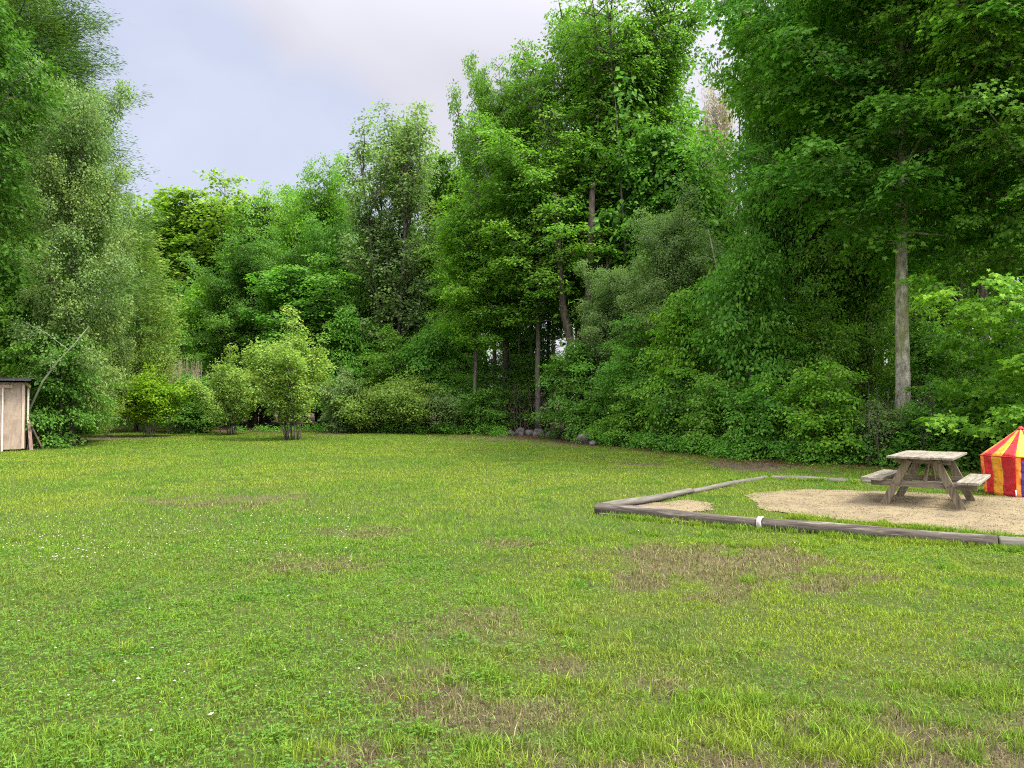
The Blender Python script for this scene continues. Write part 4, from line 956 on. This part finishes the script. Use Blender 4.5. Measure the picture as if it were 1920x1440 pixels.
brush('dry_stalks', 347, 0, 38, .7, 3.3, 120, noise_mat('straw', (.26, .19, .12), (.46, .38, .27), (9, 9, 9), bump=0), 'tan dry plume of stalks behind the small round shrub', 'dry stalks', 5)
brush('twiggy_bush', 1690, 0, 18.6, .8, 1.9, 26, BARK, 'bare brown twigs at the foot of the pale straight trunk', 'twigs', 6)
# ------------------------------------------------------------------ sky, sun, camera
SUN_AZ, SUN_EL = R_(115), R_(57)            # azimuth from the view direction towards the right
w = bpy.data.worlds.new('World'); bpy.context.scene.world = w; w.use_nodes = True
nt = w.node_tree; ns, ls = nt.nodes, nt.links
for n in list(ns): ns.remove(n)
tc = ns.new('ShaderNodeTexCoord')
sep = ns.new('ShaderNodeSeparateXYZ'); ls.new(tc.outputs['Generated'], sep.inputs[0])
sky = ns.new('ShaderNodeTexSky'); sky.sky_type = 'NISHITA'; sky.sun_disc = False
sky.sun_elevation = SUN_EL; sky.sun_rotation = SUN_AZ; sky.air_density = 1.2; sky.dust_density = 2.0
zc = mathn(ns, ls, 'MAXIMUM', sep.outputs['Z'], 0.0); zd = mathn(ns, ls, 'ADD', zc, .28)
cx = mathn(ns, ls, 'DIVIDE', sep.outputs['X'], zd); cy = mathn(ns, ls, 'DIVIDE', sep.outputs['Y'], zd)
cv = ns.new('ShaderNodeCombineXYZ'); ls.new(cx, cv.inputs[0]); ls.new(cy, cv.inputs[1])
n1 = nd(ns, 'ShaderNodeTexNoise', inp={'Scale': 1.7, 'Detail': 6, 'Roughness': .5, 'Distortion': .5}); ls.new(cv.outputs[0], n1.inputs['Vector'])
# opening in the cloud: a patch of thinner, bluer sky low ahead and to the left
def blob(direction, width):
    v = Vector(direction).normalized()
    dp = nd(ns, 'ShaderNodeVectorMath', operation='DOT_PRODUCT'); ls.new(tc.outputs['Generated'], dp.inputs[0]); dp.inputs[1].default_value = v
    mr = nd(ns, 'ShaderNodeMapRange', interpolation_type='SMOOTHSTEP', inp={'From Min': math.cos(width), 'From Max': 1.0}); ls.new(dp.outputs['Value'], mr.inputs[0])
    return mr.outputs[0]
b1 = blob((-.47, 1, .37), .22); b2 = blob((-.27, 1, .27), .20)
b = mathn(ns, ls, 'MAXIMUM', b1, b2)
nb = mathn(ns, ls, 'MULTIPLY_ADD', n1.outputs['Fac'], 1.6, -.80)
bm_ = mathn(ns, ls, 'ADD', mathn(ns, ls, 'MULTIPLY', b, 1.35), nb)
thin = nd(ns, 'ShaderNodeMapRange', interpolation_type='SMOOTHSTEP', inp={'From Min': .1, 'From Max': .95}); ls.new(bm_, thin.inputs[0])
cl = nd(ns, 'ShaderNodeMapRange', inp={'From Min': .3, 'From Max': .7}); ls.new(n1.outputs['Fac'], cl.inputs[0])
cloud = mixc(ns, ls, (.65, .635, .715), (.79, .77, .85), cl.outputs[0])
blue = mixc(ns, ls, (.55, .60, .77), (.66, .71, .86), cl.outputs[0])
base = mixc(ns, ls, cloud, blue, thin.outputs[0])
nis = mixc(ns, ls, sky.outputs[0], (.012, .012, .012), 1.0, 'MULTIPLY')
base = mixc(ns, ls, base, nis, 1.0, 'ADD')
# overcast sky is brightest high up and around the veiled sun
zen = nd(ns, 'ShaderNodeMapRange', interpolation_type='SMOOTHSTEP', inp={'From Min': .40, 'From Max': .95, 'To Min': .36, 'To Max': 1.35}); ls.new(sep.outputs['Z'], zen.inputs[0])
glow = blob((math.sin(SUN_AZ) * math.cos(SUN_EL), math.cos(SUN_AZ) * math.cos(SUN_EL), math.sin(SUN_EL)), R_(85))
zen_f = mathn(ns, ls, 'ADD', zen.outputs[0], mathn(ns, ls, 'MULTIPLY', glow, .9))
back = nd(ns, 'ShaderNodeMapRange', interpolation_type='SMOOTHSTEP', inp={'From Min': .25, 'From Max': -.7, 'To Min': 0.0, 'To Max': .45}); ls.new(sep.outputs['Y'], back.inputs[0])  # added fill: unseen sky behind the camera brightened to lift foliage facing the view
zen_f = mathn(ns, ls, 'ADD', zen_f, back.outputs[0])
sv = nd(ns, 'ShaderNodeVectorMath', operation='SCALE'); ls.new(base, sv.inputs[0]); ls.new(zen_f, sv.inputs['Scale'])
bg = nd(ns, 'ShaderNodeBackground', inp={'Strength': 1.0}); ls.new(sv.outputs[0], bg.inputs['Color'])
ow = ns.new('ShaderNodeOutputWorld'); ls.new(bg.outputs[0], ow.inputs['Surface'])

sl = bpy.data.lights.new('sun', 'SUN'); sl.energy = 2.5; sl.angle = R_(14); sl.color = (1, .95, .86)
so = bpy.data.objects.new('sun', sl); C.objects.link(so)
sd = Vector((math.sin(SUN_AZ) * math.cos(SUN_EL), math.cos(SUN_AZ) * math.cos(SUN_EL), math.sin(SUN_EL)))
so.rotation_euler = (-sd).to_track_quat('-Z', 'Y').to_euler(); so.location = (0, 0, 40)

cam = bpy.data.cameras.new('camera'); cam.lens = 27; cam.sensor_width = 36; cam.clip_end = 2000; cam.clip_start = .05
co = bpy.data.objects.new('camera', cam); C.objects.link(co)
co.location = (0, 0, CAMH); co.rotation_euler = (R_(90) + math.atan(30 / FPX), 0, 0)
sc = bpy.context.scene; sc.camera = co
sc.render.engine = 'CYCLES'
sc.view_settings.view_transform = 'Standard'; sc.view_settings.look = 'None'; sc.view_settings.exposure = 1.55; sc.view_settings.gamma = 1
cy_ = sc.cycles; cy_.max_bounces = 7; cy_.diffuse_bounces = 5; cy_.glossy_bounces = 2; cy_.transmission_bounces = 4; cy_.transparent_max_bounces = 4
cy_.caustics_reflective = False; cy_.caustics_refractive = False; cy_.use_denoising = False; cy_.filter_width = 1.1; cy_.use_light_tree = False
